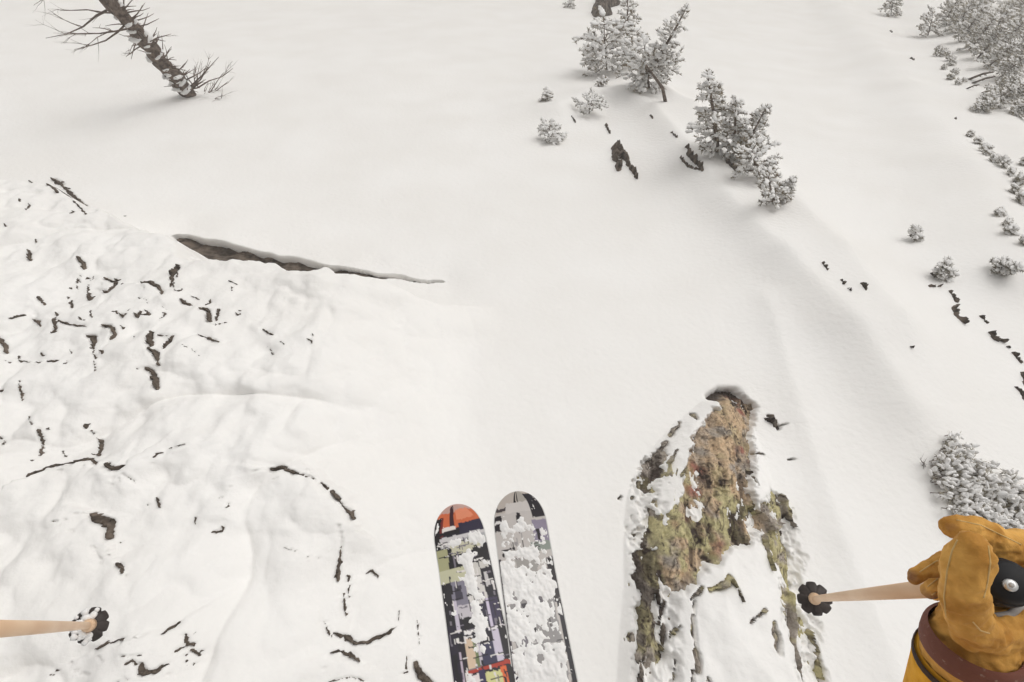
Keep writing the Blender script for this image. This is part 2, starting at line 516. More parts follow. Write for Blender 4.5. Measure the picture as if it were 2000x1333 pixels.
FACE_PX = [(1412, 790), (1398, 775), (1416, 762), (1448, 768), (1478, 795), (1470, 850), (1474, 905), (1468, 955), (1488, 1000), (1500, 1030), (1462, 1062), (1430, 1068),
           (1412, 1085), (1372, 1112), (1358, 1135), (1318, 1160), (1290, 1130), (1270, 1085), (1296, 1050), (1318, 1000), (1342, 965), (1344, 905), (1362, 850), (1388, 812)]
FACE2_PX = [(1288, 880), (1262, 912), (1246, 955), (1258, 972), (1280, 958), (1296, 905)]
FACE3_PX = [(1270, 985), (1250, 1030), (1243, 1090), (1246, 1150), (1270, 1150), (1300, 1120), (1290, 1060), (1292, 1010)]
RIGHT = [
    (15, [(1352, 809), (1362, 819)]), (11, [(1309, 851), (1330, 825)]), (11, [(1292, 877), (1303, 865)]), (9, [(1211, 976), (1214, 972)]), (9, [(1233, 973), (1238, 970)]),
    (8, [(1305, 905), (1322, 880)]), (6, [(1330, 930), (1343, 912)]),
    (7, [(1495, 818), (1512, 826)]), (11, [(1505, 814), (1520, 838)]), (6, [(1526, 832), (1538, 826)]), (6, [(1474, 886), (1492, 887)]), (5, [(1541, 898), (1552, 896)]), (7, [(1470, 920), (1478, 945)]),
    (10, [(1527, 968), (1538, 1000), (1553, 1032)]), (10, [(1484, 998), (1505, 1031), (1532, 1024)]), (9, [(1494, 1046), (1500, 1090), (1506, 1113)]), (8, [(1470, 985), (1480, 1005)]),
    (10, [(1382, 1152), (1420, 1143), (1425, 1128), (1437, 1146)]), (6, [(1372, 1148), (1347, 1172)]), (13, [(1250, 1098), (1260, 1205)]), (15, [(1280, 1138), (1291, 1185)]), (9, [(1302, 1176), (1290, 1224)]),
    (14, [(1257, 1226), (1244, 1294)]), (15, [(1301, 1226), (1295, 1275)]), (7, [(1353, 1172), (1355, 1230), (1363, 1275)]), (21, [(1362, 1276), (1361, 1312)]), (9, [(1326, 1298), (1320, 1336)]), (13, [(1250, 1308), (1250, 1345)]), (10, [(1354, 1310), (1350, 1345)]),
    (7, [(1491, 1189), (1464, 1217)]), (15, [(1514, 1222), (1520, 1260), (1529, 1278)]), (14, [(1537, 1152), (1548, 1220), (1555, 1285), (1569, 1340)]), (9, [(1588, 1238), (1600, 1287), (1611, 1328)]), (10, [(1380, 1325), (1395, 1340)]),
    (6, [(1440, 1150), (1450, 1175)]), (6, [(1310, 1250), (1330, 1225)]),
]


class Crack:
    def __init__(self, w, px, step=0.0, ws=None, deep=1.0, hit=None):
        p = np.array(px, float)
        q, t = hit if hit is not None else march(p[:, 0], p[:, 1], land)
        self.P = q[:, :2]
        ww = np.array(ws if ws is not None else [w] * len(px), float)
        tp = np.ones(len(px))
        if ws is None and len(px) > 1:
            tp[0], tp[-1] = 0.55, 0.45
        self.W = ww * t / F * 0.5 * tp                 # half widths in metres
        self.step, self.deep = step, deep
        self.wm = float(self.W.max())
        self.reach = max(self.wm * 2.2, 0.02) + (0.5 if step else 0)

    def box(self, x, y, pad):
        lo, hi = self.P.min(0) - pad, self.P.max(0) + pad
        return (x > lo[0]) & (x < hi[0]) & (y > lo[1]) & (y < hi[1])

    def field(self, x, y):
        wob = 0.7 * self.wm + 0.003
        xs = x + wob * fbm(x / (self.wm * 3.2), y / (self.wm * 3.2), 2, 41)
        ys = y + wob * fbm(x / (self.wm * 3.2) + 55, y / (self.wm * 3.2), 2, 43)
        d, s, w, tt = poly_dist(xs, ys, self.P, self.W)
        w = w * (0.75 + 0.55 * fbm(x / (self.wm * 5), y / (self.wm * 5), 2, 47)) + 1e-4
        return d / w, s, d

    def depth(self):
        return np.clip(self.wm * 2.6, 0.02, 0.30) * self.deep


_r = random.Random(12)
for _c in list(LEFT):
    if _r.random() < 0.62 and 20 < _c[1][0][0] < 620:
        _x, _y = _r.choice(_c[1])
        _x, _y = _x + _r.uniform(-26, 26), _y + _r.uniform(-22, 22)
        _q = _r.uniform(0, 6.28)
        _l = _r.uniform(3, 9)
        LEFT.append((_r.uniform(2.6, 4.2), [(_x, _y), (_x + _l * math.cos(_q), _y + _l * math.sin(_q)), (_x + 1.7 * _l * math.cos(_q + 0.5), _y + 1.7 * _l * math.sin(_q + 0.5))], 0))


def many(rows, f=1.0):
    """all the cracks of a list, found on the snow in one go"""
    allp = np.array([p for r in rows for p in r[1]], float)
    q, t = march(allp[:, 0], allp[:, 1], land)
    res, i = [], 0
    for r in rows:
        n = len(r[1])
        res.append(Crack(r[0] * f, r[1], r[2] if len(r) > 2 and not isinstance(r[2], str) else 0, hit=(q[i:i + n], t[i:i + n])))
        i += n
    return res


CR_LEFT = many(LEFT, 0.82)
CR_RIGHT = many(RIGHT)
MOAT = Crack(30, MOAT_PX, 0, MOAT_W, 1.0)
FACES = [pw(p, land) for p in (FACE_PX, FACE2_PX, FACE3_PX)]
MIXED = [pw(p, land) for p in ([(1244, 960), (1290, 985), (1300, 1060), (1335, 1130), (1318, 1220), (1315, 1345), (1238, 1345), (1240, 1150)],
                               [(1478, 985), (1520, 965), (1555, 1035), (1572, 1150), (1612, 1340), (1560, 1340), (1535, 1200), (1518, 1110), (1482, 1060)])]
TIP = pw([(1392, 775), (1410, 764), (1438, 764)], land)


def bare(x, y):
    """how far the snow lies below the rock on the outcrop: > 0.5 = bare"""
    best = np.zeros(x.shape)
    for P, e in zip(FACES, (0.02, 0.03, 0.04)):
        s = sdist(x, y, P) + e * 2.2 * fbm(x * 13, y * 13, 4, 61, 0.65)
        best = np.maximum(best, sstep(-0.04, 0.035, s))
    for P, v in zip(MIXED, (0.62, 0.55)):
        s = sdist(x, y, P) + 0.07 * fbm(x * 9, y * 9, 3, 67)
        best = np.maximum(best, v * sstep(-0.05, 0.06, s) * (0.75 + 0.5 * fbm(x * 12, y * 5, 3, 69)))
    for c in CR_RIGHT:
        k = c.box(x, y, c.reach)
        if k.any():
            d = c.field(x[k], y[k])[0]
            best[k] = np.maximum(best[k], 0.85 * sstep(1.7, 0.4, d))
    return np.clip(best + 0.34 * fbm(x * 38, y * 24, 3, 63, 0.65) * (best > 0.02), 0, 1)


def snow_height(X, Y):
    z = land(X, Y)
    up = np.zeros(X.shape)
    for c in CR_LEFT:
        k = c.box(X, Y, c.reach + 0.05)
        if not k.any():
            continue
        dn, s, d = c.field(X[k], Y[k])
        z[k] -= 0.8 * c.depth() * sstep(1.7, 0.3, dn)
        if c.step:
            up[k] = np.maximum(up[k], c.step * 0.7 * sstep(0.0, 0.04, d) * np.where(s > 0, 1, 0) * np.exp(-(d / 0.2) ** 2))
    z += up
    k = MOAT.box(X, Y, 1.2)
    dn, s, d = MOAT.field(X[k], Y[k])
    z[k] -= 1.2 * sstep(1.75, 0.2, dn)  + 0.10 * np.exp(-(d / 0.35) ** 2) * (1 - terrace_mask(X[k], Y[k]))
    k = (X > 0.2) & (X < 3.2) & (Y > -2.5) & (Y < 2.2)
    x, y = X[k], Y[k]
    s = sdist(x, y, OUTL)
    z[k] += 0.03 * sstep(0, 0.1, s) * (0.6 + fbm(x * 5, y * 5, 3, 71))
    z[k] -= 0.15 * bare(x, y)
    d = poly_dist(x, y, TIP)[0]
    z[k] -= 0.13 * np.exp(-(d / 0.05) ** 2)
    return z


def axis(lo, hi, step, far_lo, far_hi, grow):
    a = list(np.arange(lo, hi, step))
    s, v = step, hi
    while v < far_hi:
        a.append(v)
        s *= grow
        v += s
    a.append(far_hi)
    s, v = step, lo
    b = []
    while v > far_lo:
        s *= grow
        v -= s
        b.append(v)
    return np.array(b[::-1] + a)


gx = axis(-6.6, 2.35, 0.014, -70, 90, 1.03)
gy = axis(-1.35, 4.7, 0.014, -12, 110, 1.03)
gx = np.concatenate([gx[gx < 0.5], np.arange(0.5, 2.35, 0.0092), gx[gx >= 2.35]])
gy = np.concatenate([gy[gy < -1.3], np.arange(-1.3, 1.25, 0.0092), gy[gy >= 1.25]])
GX, GY = np.meshgrid(gx, gy)
shape = GX.shape
GZ = snow_height(GX.ravel(), GY.ravel())
nx, ny = len(gx), len(gy)
idx = np.arange(nx * ny).reshape(ny, nx)
quads = np.stack([idx[:-1, :-1].ravel(), idx[:-1, 1:].ravel(), idx[1:, 1:].ravel(), idx[1:, :-1].ravel()], 1)
ground = mesh_obj('snow_slope', np.stack([GX.ravel(), GY.ravel(), GZ], 1), quads, M_SNOW)
tag(ground, kind='structure')


def ground_at(px, py):
    q, t = march([px], [py], land)
    return Vector(q[0]), float(t[0])


# ------------------------------------------------------------------ rock under the snow
def patch(x0, x1, y0, y1, step):
    ax, ay = np.arange(x0, x1 + step, step), np.arange(y0, y1 + step, step)
    X, Y = np.meshgrid(ax, ay)
    i = np.arange(X.size).reshape(X.shape)
    q = np.stack([i[:-1, :-1].ravel(), i[:-1, 1:].ravel(), i[1:, 1:].ravel(), i[1:, :-1].ravel()], 1)
    return X.ravel(), Y.ravel(), q


def solid_patch(V, q, drop):
    """adds side walls and a floor so the piece is a closed lump"""
    used = np.unique(q)
    remap = -np.ones(len(V), int)
    remap[used] = np.arange(len(used))
    V, q = V[used], remap[q]
    e = np.concatenate([q[:, [0, 1]], q[:, [1, 2]], q[:, [2, 3]], q[:, [3, 0]]])
    key = np.sort(e, 1)
    u, first, cnt = np.unique(key[:, 0] * len(V) + key[:, 1], return_index=True, return_counts=True)
    be = e[first[cnt == 1]]
    n = len(V)
    low = V.copy()
    low[:, 2] -= drop
    side = np.stack([be[:, 1], be[:, 0], be[:, 0] + n, be[:, 1] + n], 1)
    return np.concatenate([V, low]), np.concatenate([q, side, q[:, ::-1] + n])


def place(V, q, mat, name, parent=None, col=None, smooth=False):
    """mesh with its origin at its own middle"""
    o0 = Vector(V.mean(0))
    o = mesh_obj(name, V - np.array(tuple(o0)), q, mat, parent, smooth, col)
    o.location = o0 - parent.location if parent is not None else o0
    return o


def rock_piece(c, parent=None, name='rock', dense=0.007, lim=1.75, mat=None, lift=None, drop=0.08):
    if lift is None:
        lift = 0.52 - 0.26 * float(sstep(0.012, 0.03, c.wm))
    pad = c.wm * 2.2 + 0.01
    lo, hi = c.P.min(0) - pad, c.P.max(0) + pad
    st = max(min(dense, c.wm * 0.35), 0.0035)
    X, Y, q = patch(lo[0], hi[0], lo[1], hi[1], st)
    dn = c.field(X, Y)[0]
    dp = c.depth()
    q1, q2_ = X / c.wm, Y / c.wm
    rough = fbm(q1 * 0.7, q2_ * 0.7, 4, 81, 0.6)
    ridge = 1 - 2.2 * np.abs(fbm(q1 * 0.9 + 5, q2_ * 0.4, 3, 83, 0.6))
    step_ = np.round(2.5 * fbm(q1 * 0.55, q2_ * 0.8, 2, 85)) / 2.5
    R = land(X, Y) + 0.3 * c.step + dp * (lift - 0.55 * dn ** 1.3 + 0.75 * rough + 0.25 * ridge + 0.40 * step_)
    keep = (dn < lim)[q].all(1)
    if keep.sum() < 3:
        return None
    V, q2 = solid_patch(np.stack([X, Y, R], 1), q[keep], drop)
    return place(V, q2, mat or M_ROCK, name, parent)


g0, _ = ground_at(300, 700)
cliff = empty('rock_cliff', g0, 'snow-plastered cliff with dark rock edges and cracks showing through beside the skis', 'cliff')
for c in CR_LEFT:
    rock_piece(c, cliff)
# dark rock added in the undercut, its colour standing for the shade there
lo, hi = MOAT.P.min(0) - 0.5, MOAT.P.max(0) + 0.5
X, Y, q = patch(lo[0], hi[0], lo[1], hi[1], 0.02)
dn = MOAT.field(X, Y)[0]
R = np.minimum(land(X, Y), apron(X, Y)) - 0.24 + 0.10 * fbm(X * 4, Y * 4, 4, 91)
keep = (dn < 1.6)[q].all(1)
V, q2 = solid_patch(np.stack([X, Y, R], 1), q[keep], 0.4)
place(V, q2, M_ROCK, 'undercut_shade_rock', cliff)

# the lichen-covered outcrop
out = empty('rock_outcrop', ground_at(1400, 1000)[0], 'steep rock rib with orange and olive lichen, half buried in snow', 'rock')
lo, hi = OUTL.min(0) - 0.3, OUTL.max(0) + 0.3
X, Y, q = patch(lo[0], hi[0], max(lo[1], -1.45), hi[1], 0.0066)
s = sdist(X, Y, OUTL)
b = bare(X, Y)
a1, a2 = X * 0.97 - Y * 0.24, X * 0.24 + Y * 0.97          # along and across the rib
g = fbm(a1 * 9, a2 * 3.2, 5, 101, 0.6)
rid = 1 - np.abs(fbm(a1 * 7 + 4, a2 * 2.6, 4, 103, 0.55)) * 3.2
blk = np.floor(fbm(a1 * 5, a2 * 2.2, 2, 107) * 5) / 5
fine = fbm(a1 * 40, a2 * 17, 3, 109, 0.6)
cb = np.zeros(X.shape)
for c in CR_RIGHT:
    k = c.box(X, Y, c.reach)
    cb[k] = np.maximum(cb[k], sstep(1.5, 0.2, c.field(X[k], Y[k])[0]))
R = land(X, Y) - 0.062 + 0.10 * cb + 0.05 * g + 0.03 * rid + 0.09 * blk + 0.020 * fine - 0.035 * sstep(0.03, -0.08, s)
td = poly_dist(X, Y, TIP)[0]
R -= 0.03 * np.exp(-(td / 0.07) ** 2)
keep = (s > -0.28)[q].all(1)
C = np.zeros((len(X), 3))
n1, n2, n3 = fbm(X * 6, Y * 6, 4, 111), fbm(X * 9 + 7, Y * 9, 4, 113), fbm(X * 22, Y * 22, 3, 117)
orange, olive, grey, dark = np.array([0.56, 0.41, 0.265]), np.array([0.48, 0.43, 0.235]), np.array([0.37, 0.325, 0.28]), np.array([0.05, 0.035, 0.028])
fx, fy = FACES[0][:, 0].mean(), FACES[0][:, 1].mean()
main = sstep(-0.05, 0.06, sdist(X, Y, FACES[0]))
low = sstep(0.25, -0.25, Y - fy + 0.35 * n1)
C[:] = grey
C = C + (orange - C) * (main * sstep(-0.35, 0.25, n1 + 0.25))[:, None]
C = C + (olive - C) * (sstep(-0.1, 0.35, n2 + 0.25 * low - 0.1) * (0.35 + 0.65 * low))[:, None]
C = C + (np.array([0.34, 0.15, 0.11]) - C) * (main * sstep(0.25, 0.5, fbm(X * 4 + 9, Y * 4, 3, 119)))[:, None]
crk = np.minimum(np.abs(fbm(a1 * 10 + 3, a2 * 3.0, 3, 121, 0.6)), 1.3 * np.abs(fbm(a1 * 19 + 3, a2 * 6.0, 3, 123, 0.6)))
C = C + (dark - C) * (np.clip(0.8 * sstep(0.0, -0.4, g) + sstep(0.25, 0.5, n3) * 0.6 + 0.85 * sstep(0.045, 0.0, crk), 0, 1))[:, None]
C = C + (dark * 0.8 - C) * np.exp(-(td / 0.07) ** 2)[:, None]  # dark rock top, with the shade of its hollow put into the colour
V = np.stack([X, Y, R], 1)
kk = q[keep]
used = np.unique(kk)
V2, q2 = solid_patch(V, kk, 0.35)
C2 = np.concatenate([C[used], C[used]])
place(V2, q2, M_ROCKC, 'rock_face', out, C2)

# ------------------------------------------------------------------ single rocks on the slopes to the right
ROCKS = [
    (9, [(1183, 244), (1192, 262)], 'small dark rock tip above the forked rock on the snow rib'),
    (14, [(1208, 336), (1201, 300), (1207, 284), (1221, 312), (1247, 352)], 'dark forked rock standing out of the smooth snow rib'),
    (7, [(1117, 228), (1123, 239)], 'tiny dark rock beside the frosted bushes at the top of the rib'),
    (7, [(1269, 226), (1276, 232)], 'small stone half sunk in the crest of the snow rib'),
    (9, [(1311, 259), (1321, 269)], 'small brown rock on the rib between the two conifer clumps'),
    (13, [(1341, 288), (1355, 310), (1371, 336)], 'long dark slanting rock in the hollow below the bushy conifers'),
    (6, [(1328, 309), (1346, 326), (1366, 333)], 'thin dark rock edge joining the foot of the long slanting rock'),
    (13, [(1420, 314), (1441, 339)], 'squat brown rock at the foot of the bushy conifers'),
    (5, [(1573, 496), (1577, 499)], 'tiny dark stone alone below the conifer branches'),
    (7, [(1608, 514), (1617, 528)], 'narrow dark stone, first of a short row on the open slope'),
    (10, [(1642, 547), (1649, 556)], 'dark chunky stone in the middle of a short row on the open slope'),
    (6, [(1655, 564), (1663, 570)], 'little stone under the chunky stone on the open slope'),
    (8, [(1683, 554), (1691, 567)], 'dark pointed stone, last of a short row on the open slope'),
    (5, [(1747, 646), (1751, 649)], 'tiny dark speck of stone on the bare slope'),
    (5, [(1779, 679), (1786, 681)], 'tiny flat stone on the bare slope above the snowy shrub'),
    (9, [(1816, 561), (1838, 558)], 'flat brown rock under the pale grey bush'),
    (7, [(1820, 535), (1825, 541)], 'small dark stone beside the pale grey bush'),
    (12, [(1854, 568), (1869, 590)], 'brown wedge rock between the flat rock and the jagged dark rock'),
    (11, [(1870, 596), (1862, 605), (1872, 623), (1884, 634)], 'jagged dark rock in the middle of the rock band'),
    (7, [(1914, 617), (1926, 632)], 'thin dark rock between jagged rock and grey slab'),
    (14, [(1934, 652), (1945, 665), (1962, 668)], 'grey rock slab with dark lower edge in the rock band'),
    (6, [(1965, 677), (1972, 680)], 'little stone just past the grey rock slab'),
    (12, [(1979, 690), (1994, 710)], 'grey sloping rock above the rounded brown boulder'),
    (20, [(1994, 727), (2003, 752)], 'rounded brown boulder at the end of the rock band'),
    (10, [(1984, 756), (2002, 781)], 'dark rock edge under the rounded brown boulder'),
    (5, [(1738, 61), (1742, 64)], 'tiny stone on the bright slope under the low round bush'),
    (5, [(1779, 115), (1784, 118)], 'tiny stone on the bright slope beside the row of small bushes'),
    (5, [(1864, 231), (1868, 234)], 'tiny stone on the bright slope below the leaning bare trunks'),
]
for (w, px, lab), c in zip(ROCKS, many(ROCKS, 0.9)):
    c.wm = max(c.wm, 0.02)
    o = rock_piece(c, None, 'rock', 0.02, 1.9, None, 0.62, 0.3)
    if o:
        tag(o, lab, 'rock')
c = Crack(40, [(1172, 34), (1188, 8), (1204, -22)])
c.deep = 1.6
tag(rock_piece(c, None, 'rock', 0.02, 1.6, None, 1.0, 0.5), 'big brown rock beside the snowy conifer clump, at the top of the rib', 'rock')


# ------------------------------------------------------------------ plants
def base_top(bpx, tpx, hmax=7.0):
    """foot on the snow and the upright-most top that is seen at the second point"""
    B, t = ground_at(*bpx)
    R = Vector(ray(*tpx))
    best = None
    for h in np.linspace(0.05, hmax, 240):
        d = (B.z + h) / R.z
        if d < 0.5:
            continue
        T = R * d
        off = (T - B).xy.length
        q = off / h + 0.02 * h + (0 if off / h < 3 else 10)
        if best is None or q < best[0]:
            best = (q, T)
    return B, best[1], t


def twig(mb, p, d, L, r, lvl, rnd, spread=0.7, up=0.1):
    pts, rad = [Vector(p)], [r]
    d = Vector(d).normalized()
    n = 4
    for i in range(n):
        d = (d + Vector((rnd.uniform(-1, 1), rnd.uniform(-1, 1), rnd.uniform(-1, 1))) * 0.22 + Vector((0, 0, up)) * 0.25).normalized()
        pts.append(pts[-1] + d * L / n)
        rad.append(r * (1 - 0.8 * (i + 1) / n))
    mb.tube(pts, rad, 4 if lvl else 5, True)
    if lvl > 0:
        for k in range(rnd.randint(2, 4)):
            i = rnd.randint(1, n - 1)
            nd = (d + Vector((rnd.uniform(-1, 1), rnd.uniform(-1, 1), rnd.uniform(-0.6, 0.8))) * spread).normalized()
            twig(mb, pts[i], nd, L * rnd.uniform(0.35, 0.6), rad[i] * 0.7, lvl - 1, rnd, spread, up)


def conifer(name, label, cat, bpx, tpx, hw, seed, frost=0.5, group=None, bushy=False, dens=1.0, pale=False, hmax=7.0, low=0.06):
    rnd = random.Random(seed)
    B, T, t = base_top(bpx, tpx, hmax)
    H = (T - B).length
    R = hw * t / F * 1.12
    size = max(R, 0.12)
    root = empty(name, B, label, cat, group)
    ax = (T - B).normalized()
    tr = MB()
    bend = Vector((rnd.uniform(-1, 1), rnd.uniform(-1, 1), 0)) * H * 0.03

    def stem(f):
        return ax * (H * f) + bend * math.sin(f * math.pi)
    tr.tube([stem(f) - ax * (0.25 if f == 0 else 0) for f in (0, 0.25, 0.5, 0.75, 1.0)], [H * 0.022 + 0.008, H * 0.018 + 0.006, H * 0.013 + 0.005, H * 0.008 + 0.003, 0.004], 6)
    nd, sn, br = MB(), MB(), MB()
    blade_l = min(max(0.055 * size / 0.6, 0.035), 0.12) * 1.25
    nw = int((14 if not bushy else 10) * dens)
    px = t / F                                                # one picture pixel in metres
    bw = max(blade_l * 0.13, px * 0.55)
    for i in range(nw):
        f = low + (0.97 - low) * (i + rnd.random() * 0.8) / nw
        rr = R * ((1 - f) ** 0.75 + 0.06) if not bushy else R * (0.55 + 0.6 * math.sin(math.pi * min(f + 0.15, 1)))
        nb = max(3, int(6 * (1 - f * 0.5)))
        a0 = rnd.random() * 6.28
        for k in range(nb):
            if rnd.random() < 0.26:
                continue
            a = a0 + 6.283 * k / nb + rnd.uniform(-0.35, 0.35)
            L = rr * rnd.uniform(0.55, 1.15)
            d = Vector((math.cos(a), math.sin(a), rnd.uniform(-0.15, 0.35) + (0.35 * f)))
            p0 = stem(f)
            p1 = p0 + d * (L * 0.55)
            p2 = p1 + (d + Vector((rnd.uniform(-.3, .3), rnd.uniform(-.3, .3), -0.28))).normalized() * (L * 0.5)
            br.tube([p0, p1, p2], [0.010 * size + 0.004, 0.007 * size + 0.003, 0.003], 4, False)
            sidev = Vector((-d.y, d.x, 0)).normalized()
            arms = [(p0, p1, p2)]
            for sg in (-1, 1):
                for u0 in (0.45, 0.75):
                    if rnd.random() < 0.72:
                        b0 = p0.lerp(p1, min(u0 * 2, 1)) if u0 < 0.5 else p1.lerp(p2, u0 * 2 - 1)
                        b2 = b0 + (sidev * sg * rnd.uniform(0.5, 1) + d * rnd.uniform(0.4, 0.9) + Vector((0, 0, rnd.uniform(-.3, .4)))) * (L * 0.30)
                        br.tube([b0, b2], [0.005 * size + 0.002, 0.002], 4, False)
                        arms.append((b0, b0.lerp(b2, 0.5), b2))
            for (e0, e1, e2) in arms:
                Le = (e1 - e0).length + (e2 - e1).length
                m = max(2, int(Le / (blade_l * 0.5)))
                for j in range(m):
                    u = (j + 0.7) / m
                    p = e0.lerp(e1, u * 2) if u < 0.5 else e1.lerp(e2, min(u * 2 - 1, 1))
                    if u < 0.18 and e0 is p0:
                        continue
                    for q in range(4 if u < 0.7 else 7):
                        dd = Vector((rnd.uniform(-1, 1), rnd.uniform(-1, 1), rnd.uniform(-0.5, 1.0))) + (e2 - e0).normalized() * 0.8
                        nd.blade(p, dd, blade_l * rnd.uniform(0.6, 1.4), bw * rnd.uniform(0.6, 1.2), rnd)
                    if rnd.random() < frost * 1.2:
                        sn.blob(p + Vector((rnd.uniform(-1, 1) * 0.3, rnd.uniform(-1, 1) * 0.3, 0.45)) * blade_l, blade_l * rnd.uniform(0.25, 0.72), rnd, 0.5, d, rnd.uniform(1.0, 2.0))
    tr.build('trunk', M_BARK, root)
    tag(br.build('branches', M_TWIG, root), kind='stuff')
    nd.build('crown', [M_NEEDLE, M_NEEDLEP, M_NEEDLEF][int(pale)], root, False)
    if sn.v:
        tag(sn.build('snow_load', M_SNOWC, root), kind='stuff')
    return root


GT = 'conifers on the far snow ridge'
conifer('conifer_bush', 'dense frosted conifer bush left of the leaning conifer, below the big brown rock', 'bush', (1187, 136), (1180, 42), 46, 1, 0.55, None, True, 1.2)
conifer('leaning_conifer', 'tall frosted conifer leaning out over the open slope', 'tree', (1252, 168), (1345, 8), 34, 2, 0.5, None, False, 1.3)
conifer('conifer_bush', 'frosted conifer bush with a thin bare stem beside it', 'bush', (1268, 172), (1258, 88), 42, 3, 0.55, None, True, 1.1)
conifer('conifer_bush', 'wispy twiggy conifer rising behind the dense frosted bush', 'bush', (1228, 75), (1226, -25), 30, 4, 0.35, None, False, 0.7)
conifer('conifer', 'pointed conifer, tallest of the bushy clump on the snow rib', 'tree', (1402, 297), (1381, 142), 46, 5, 0.45, None, False, 1.4)
conifer('conifer', 'slim conifer in the middle of the bushy clump on the snow rib', 'tree', (1432, 300), (1436, 190), 34, 6, 0.45, None, False, 1.2)
conifer('conifer', 'conifer leaning outwards from the bushy clump, with olive needles', 'tree', (1448, 302), (1499, 205), 36, 7, 0.4, None, False, 1.2)
conifer('conifer_bush', 'low spreading conifer branches just below the bushy clump', 'bush', (1482, 345), (1468, 290), 34, 8, 0.4, None, True, 1.0)
conifer('conifer_bush', 'sparse conifer branches hanging over the slope below the clump', 'bush', (1512, 398), (1500, 345), 24, 9, 0.3, None, True, 0.8)
conifer('conifer_bush', 'lowest conifer sprig of the clump, reaching over the open slope', 'bush', (1522, 388), (1550, 348), 17, 10, 0.3, None, False, 0.8)
for bp, tp, hw, lab in (((1068, 196), (1070, 182), 13, 'tiny brown twiggy shrub alone on the smooth slope'),
                        ((1075, 272), (1073, 246), 22, 'pale frosted shrub alone on the smooth slope'),
                        ((1150, 222), (1156, 194), 28, 'pale frosted shrub on the crest of the rib'),
                        ((1172, 168), (1180, 155), 9, 'tiny twiggy shrub between the frosted bush and the rib crest'),
                        ((1108, 14), (1118, -2), 12, 'tiny twig clump beside the big brown rock')):
    conifer('frosted_shrub', lab, 'shrub', bp, tp, hw, hw + bp[0], 0.5, None, True, 0.6, hw > 15, 1.5)
sb = MB()
B, t = ground_at(1307, 198)
B2, T2, _ = base_top((1307, 198), (1262, 128))
sb.tube([B - Vector((0, 0, 0.2)), B.lerp(T2, 0.4) + Vector((0.04, 0, 0)), T2], [0.045, 0.035, 0.015], 6)
tag(sb.build('sapling', M_BARK, None, True), 'thin bare sapling slanting into the frosted conifer bush', 'sapling')

k = 0
for bp, tp, hw, fr in (((1740, 30), (1746, 0), 20, 0.35), ((1812, 70), (1822, 34), 25, 0.35)):
    conifer('low_bush', ['low round bush on the bright crest, higher up', 'low round bush next to the dense ridge conifers'][k], 'bush', bp, tp, hw, 60 + k, fr, None, True, 0.9)
    k += 1
for i, (bp, tp, hw) in enumerate((((1843, 48), (1893, -35), 24), ((1860, 62), (1905, -5), 26), ((1876, 80), (1925, 12), 26), ((1893, 97), (1945, 30), 26),
                                  ((1910, 113), (1962, 52), 26), ((1930, 130), (1985, 82), 26), ((1955, 150), (2012, 105), 26), ((1985, 62), (2015, -25), 30), ((1985, 20), (1998, -50), 26),
                                  ((1958, 118), (2010, 70), 24), ((1880, 52), (1935, -20), 28), ((1915, 80), (1972, 20), 30), ((1945, 95), (2005, 40), 30), ((1900, 40), (1945, -40), 28), ((1940, 60), (1990, -5), 28))):
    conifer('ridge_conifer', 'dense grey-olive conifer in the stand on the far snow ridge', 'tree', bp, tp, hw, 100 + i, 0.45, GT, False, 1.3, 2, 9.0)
for i, (bp, tp, hw) in enumerate((((1905, 216), (1950, 198), 17), ((1925, 207), (1985, 172), 22), ((1952, 195), (2012, 160), 24), ((1975, 217), (2035, 195), 22), ((1940, 185), (1990, 150), 18))):
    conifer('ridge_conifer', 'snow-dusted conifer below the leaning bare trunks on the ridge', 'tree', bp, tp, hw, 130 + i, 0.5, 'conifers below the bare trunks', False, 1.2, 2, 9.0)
for i, (a, b, w) in enumerate((((1892, 156), (1940, 141), 5), ((1900, 163), (1944, 150), 4), ((1888, 174), (1912, 166), 3), ((1920, 182), (1975, 168), 4), ((1940, 192), (2000, 180), 4))):
    B, T, t = base_top(a, b, 6)
    mb = MB()
    w *= t / F
    ax = T - B
    mb.tube([-ax * 0.05, ax * 0.5 + Vector((0, 0, w)), ax], [w * 0.5, w * 0.42, w * 0.25], 6)
    rnd = random.Random(i)
    for q in range(9):
        f = rnd.uniform(0.3, 1)
        twig(mb, ax * f, Vector((rnd.uniform(-1, 1), rnd.uniform(-1, 1), 0.2)), ax.length * 0.12, w * 0.15, 0, rnd)
    e = empty('dead_tree', B, 'bare leaning tree trunk on the far snow ridge', 'tree', 'bare trunks on the far ridge')
    mb.build('trunk', M_BARK, e)
SM = [(1833, 98, 9), (1829, 106, 11), (1843, 106, 11), (1852, 114, 12), (1843, 133, 6), (1858, 124, 9), (1856, 152, 8), (1863, 142, 9), (1870, 163, 7), (1881, 158, 5),
      (1894, 264, 7), (1908, 277, 9), (1921, 292, 10), (1927, 298, 12), (1940, 312, 9), (1957, 320, 12), (1973, 338, 8), (1990, 352, 13), (1980, 372, 10), (1992, 388, 15), (1999, 318, 10),
      (1951, 417, 8), (1966, 437, 6), (1970, 450, 11), (1998, 472, 8)]
for i, (x, y, w) in enumerate(SM):
    conifer('small_bush', 'small brown bush between the low round bush and the leaning bare trunks' if i < 10 else 'small brown bush in the scattered line below the far conifers' if i < 21 else 'small brown bush on the open snow above the young fir', 'bush', (x, y + w * 0.4), (x + w * 0.5, y - w * 0.7), w * 0.66, 200 + i, 0.5, 'small bushes beside the bare trunks' if i < 10 else 'small bushes in a line below the conifers' if i < 21 else 'small bushes above the young fir', True, 0.55, 2, 2.0)
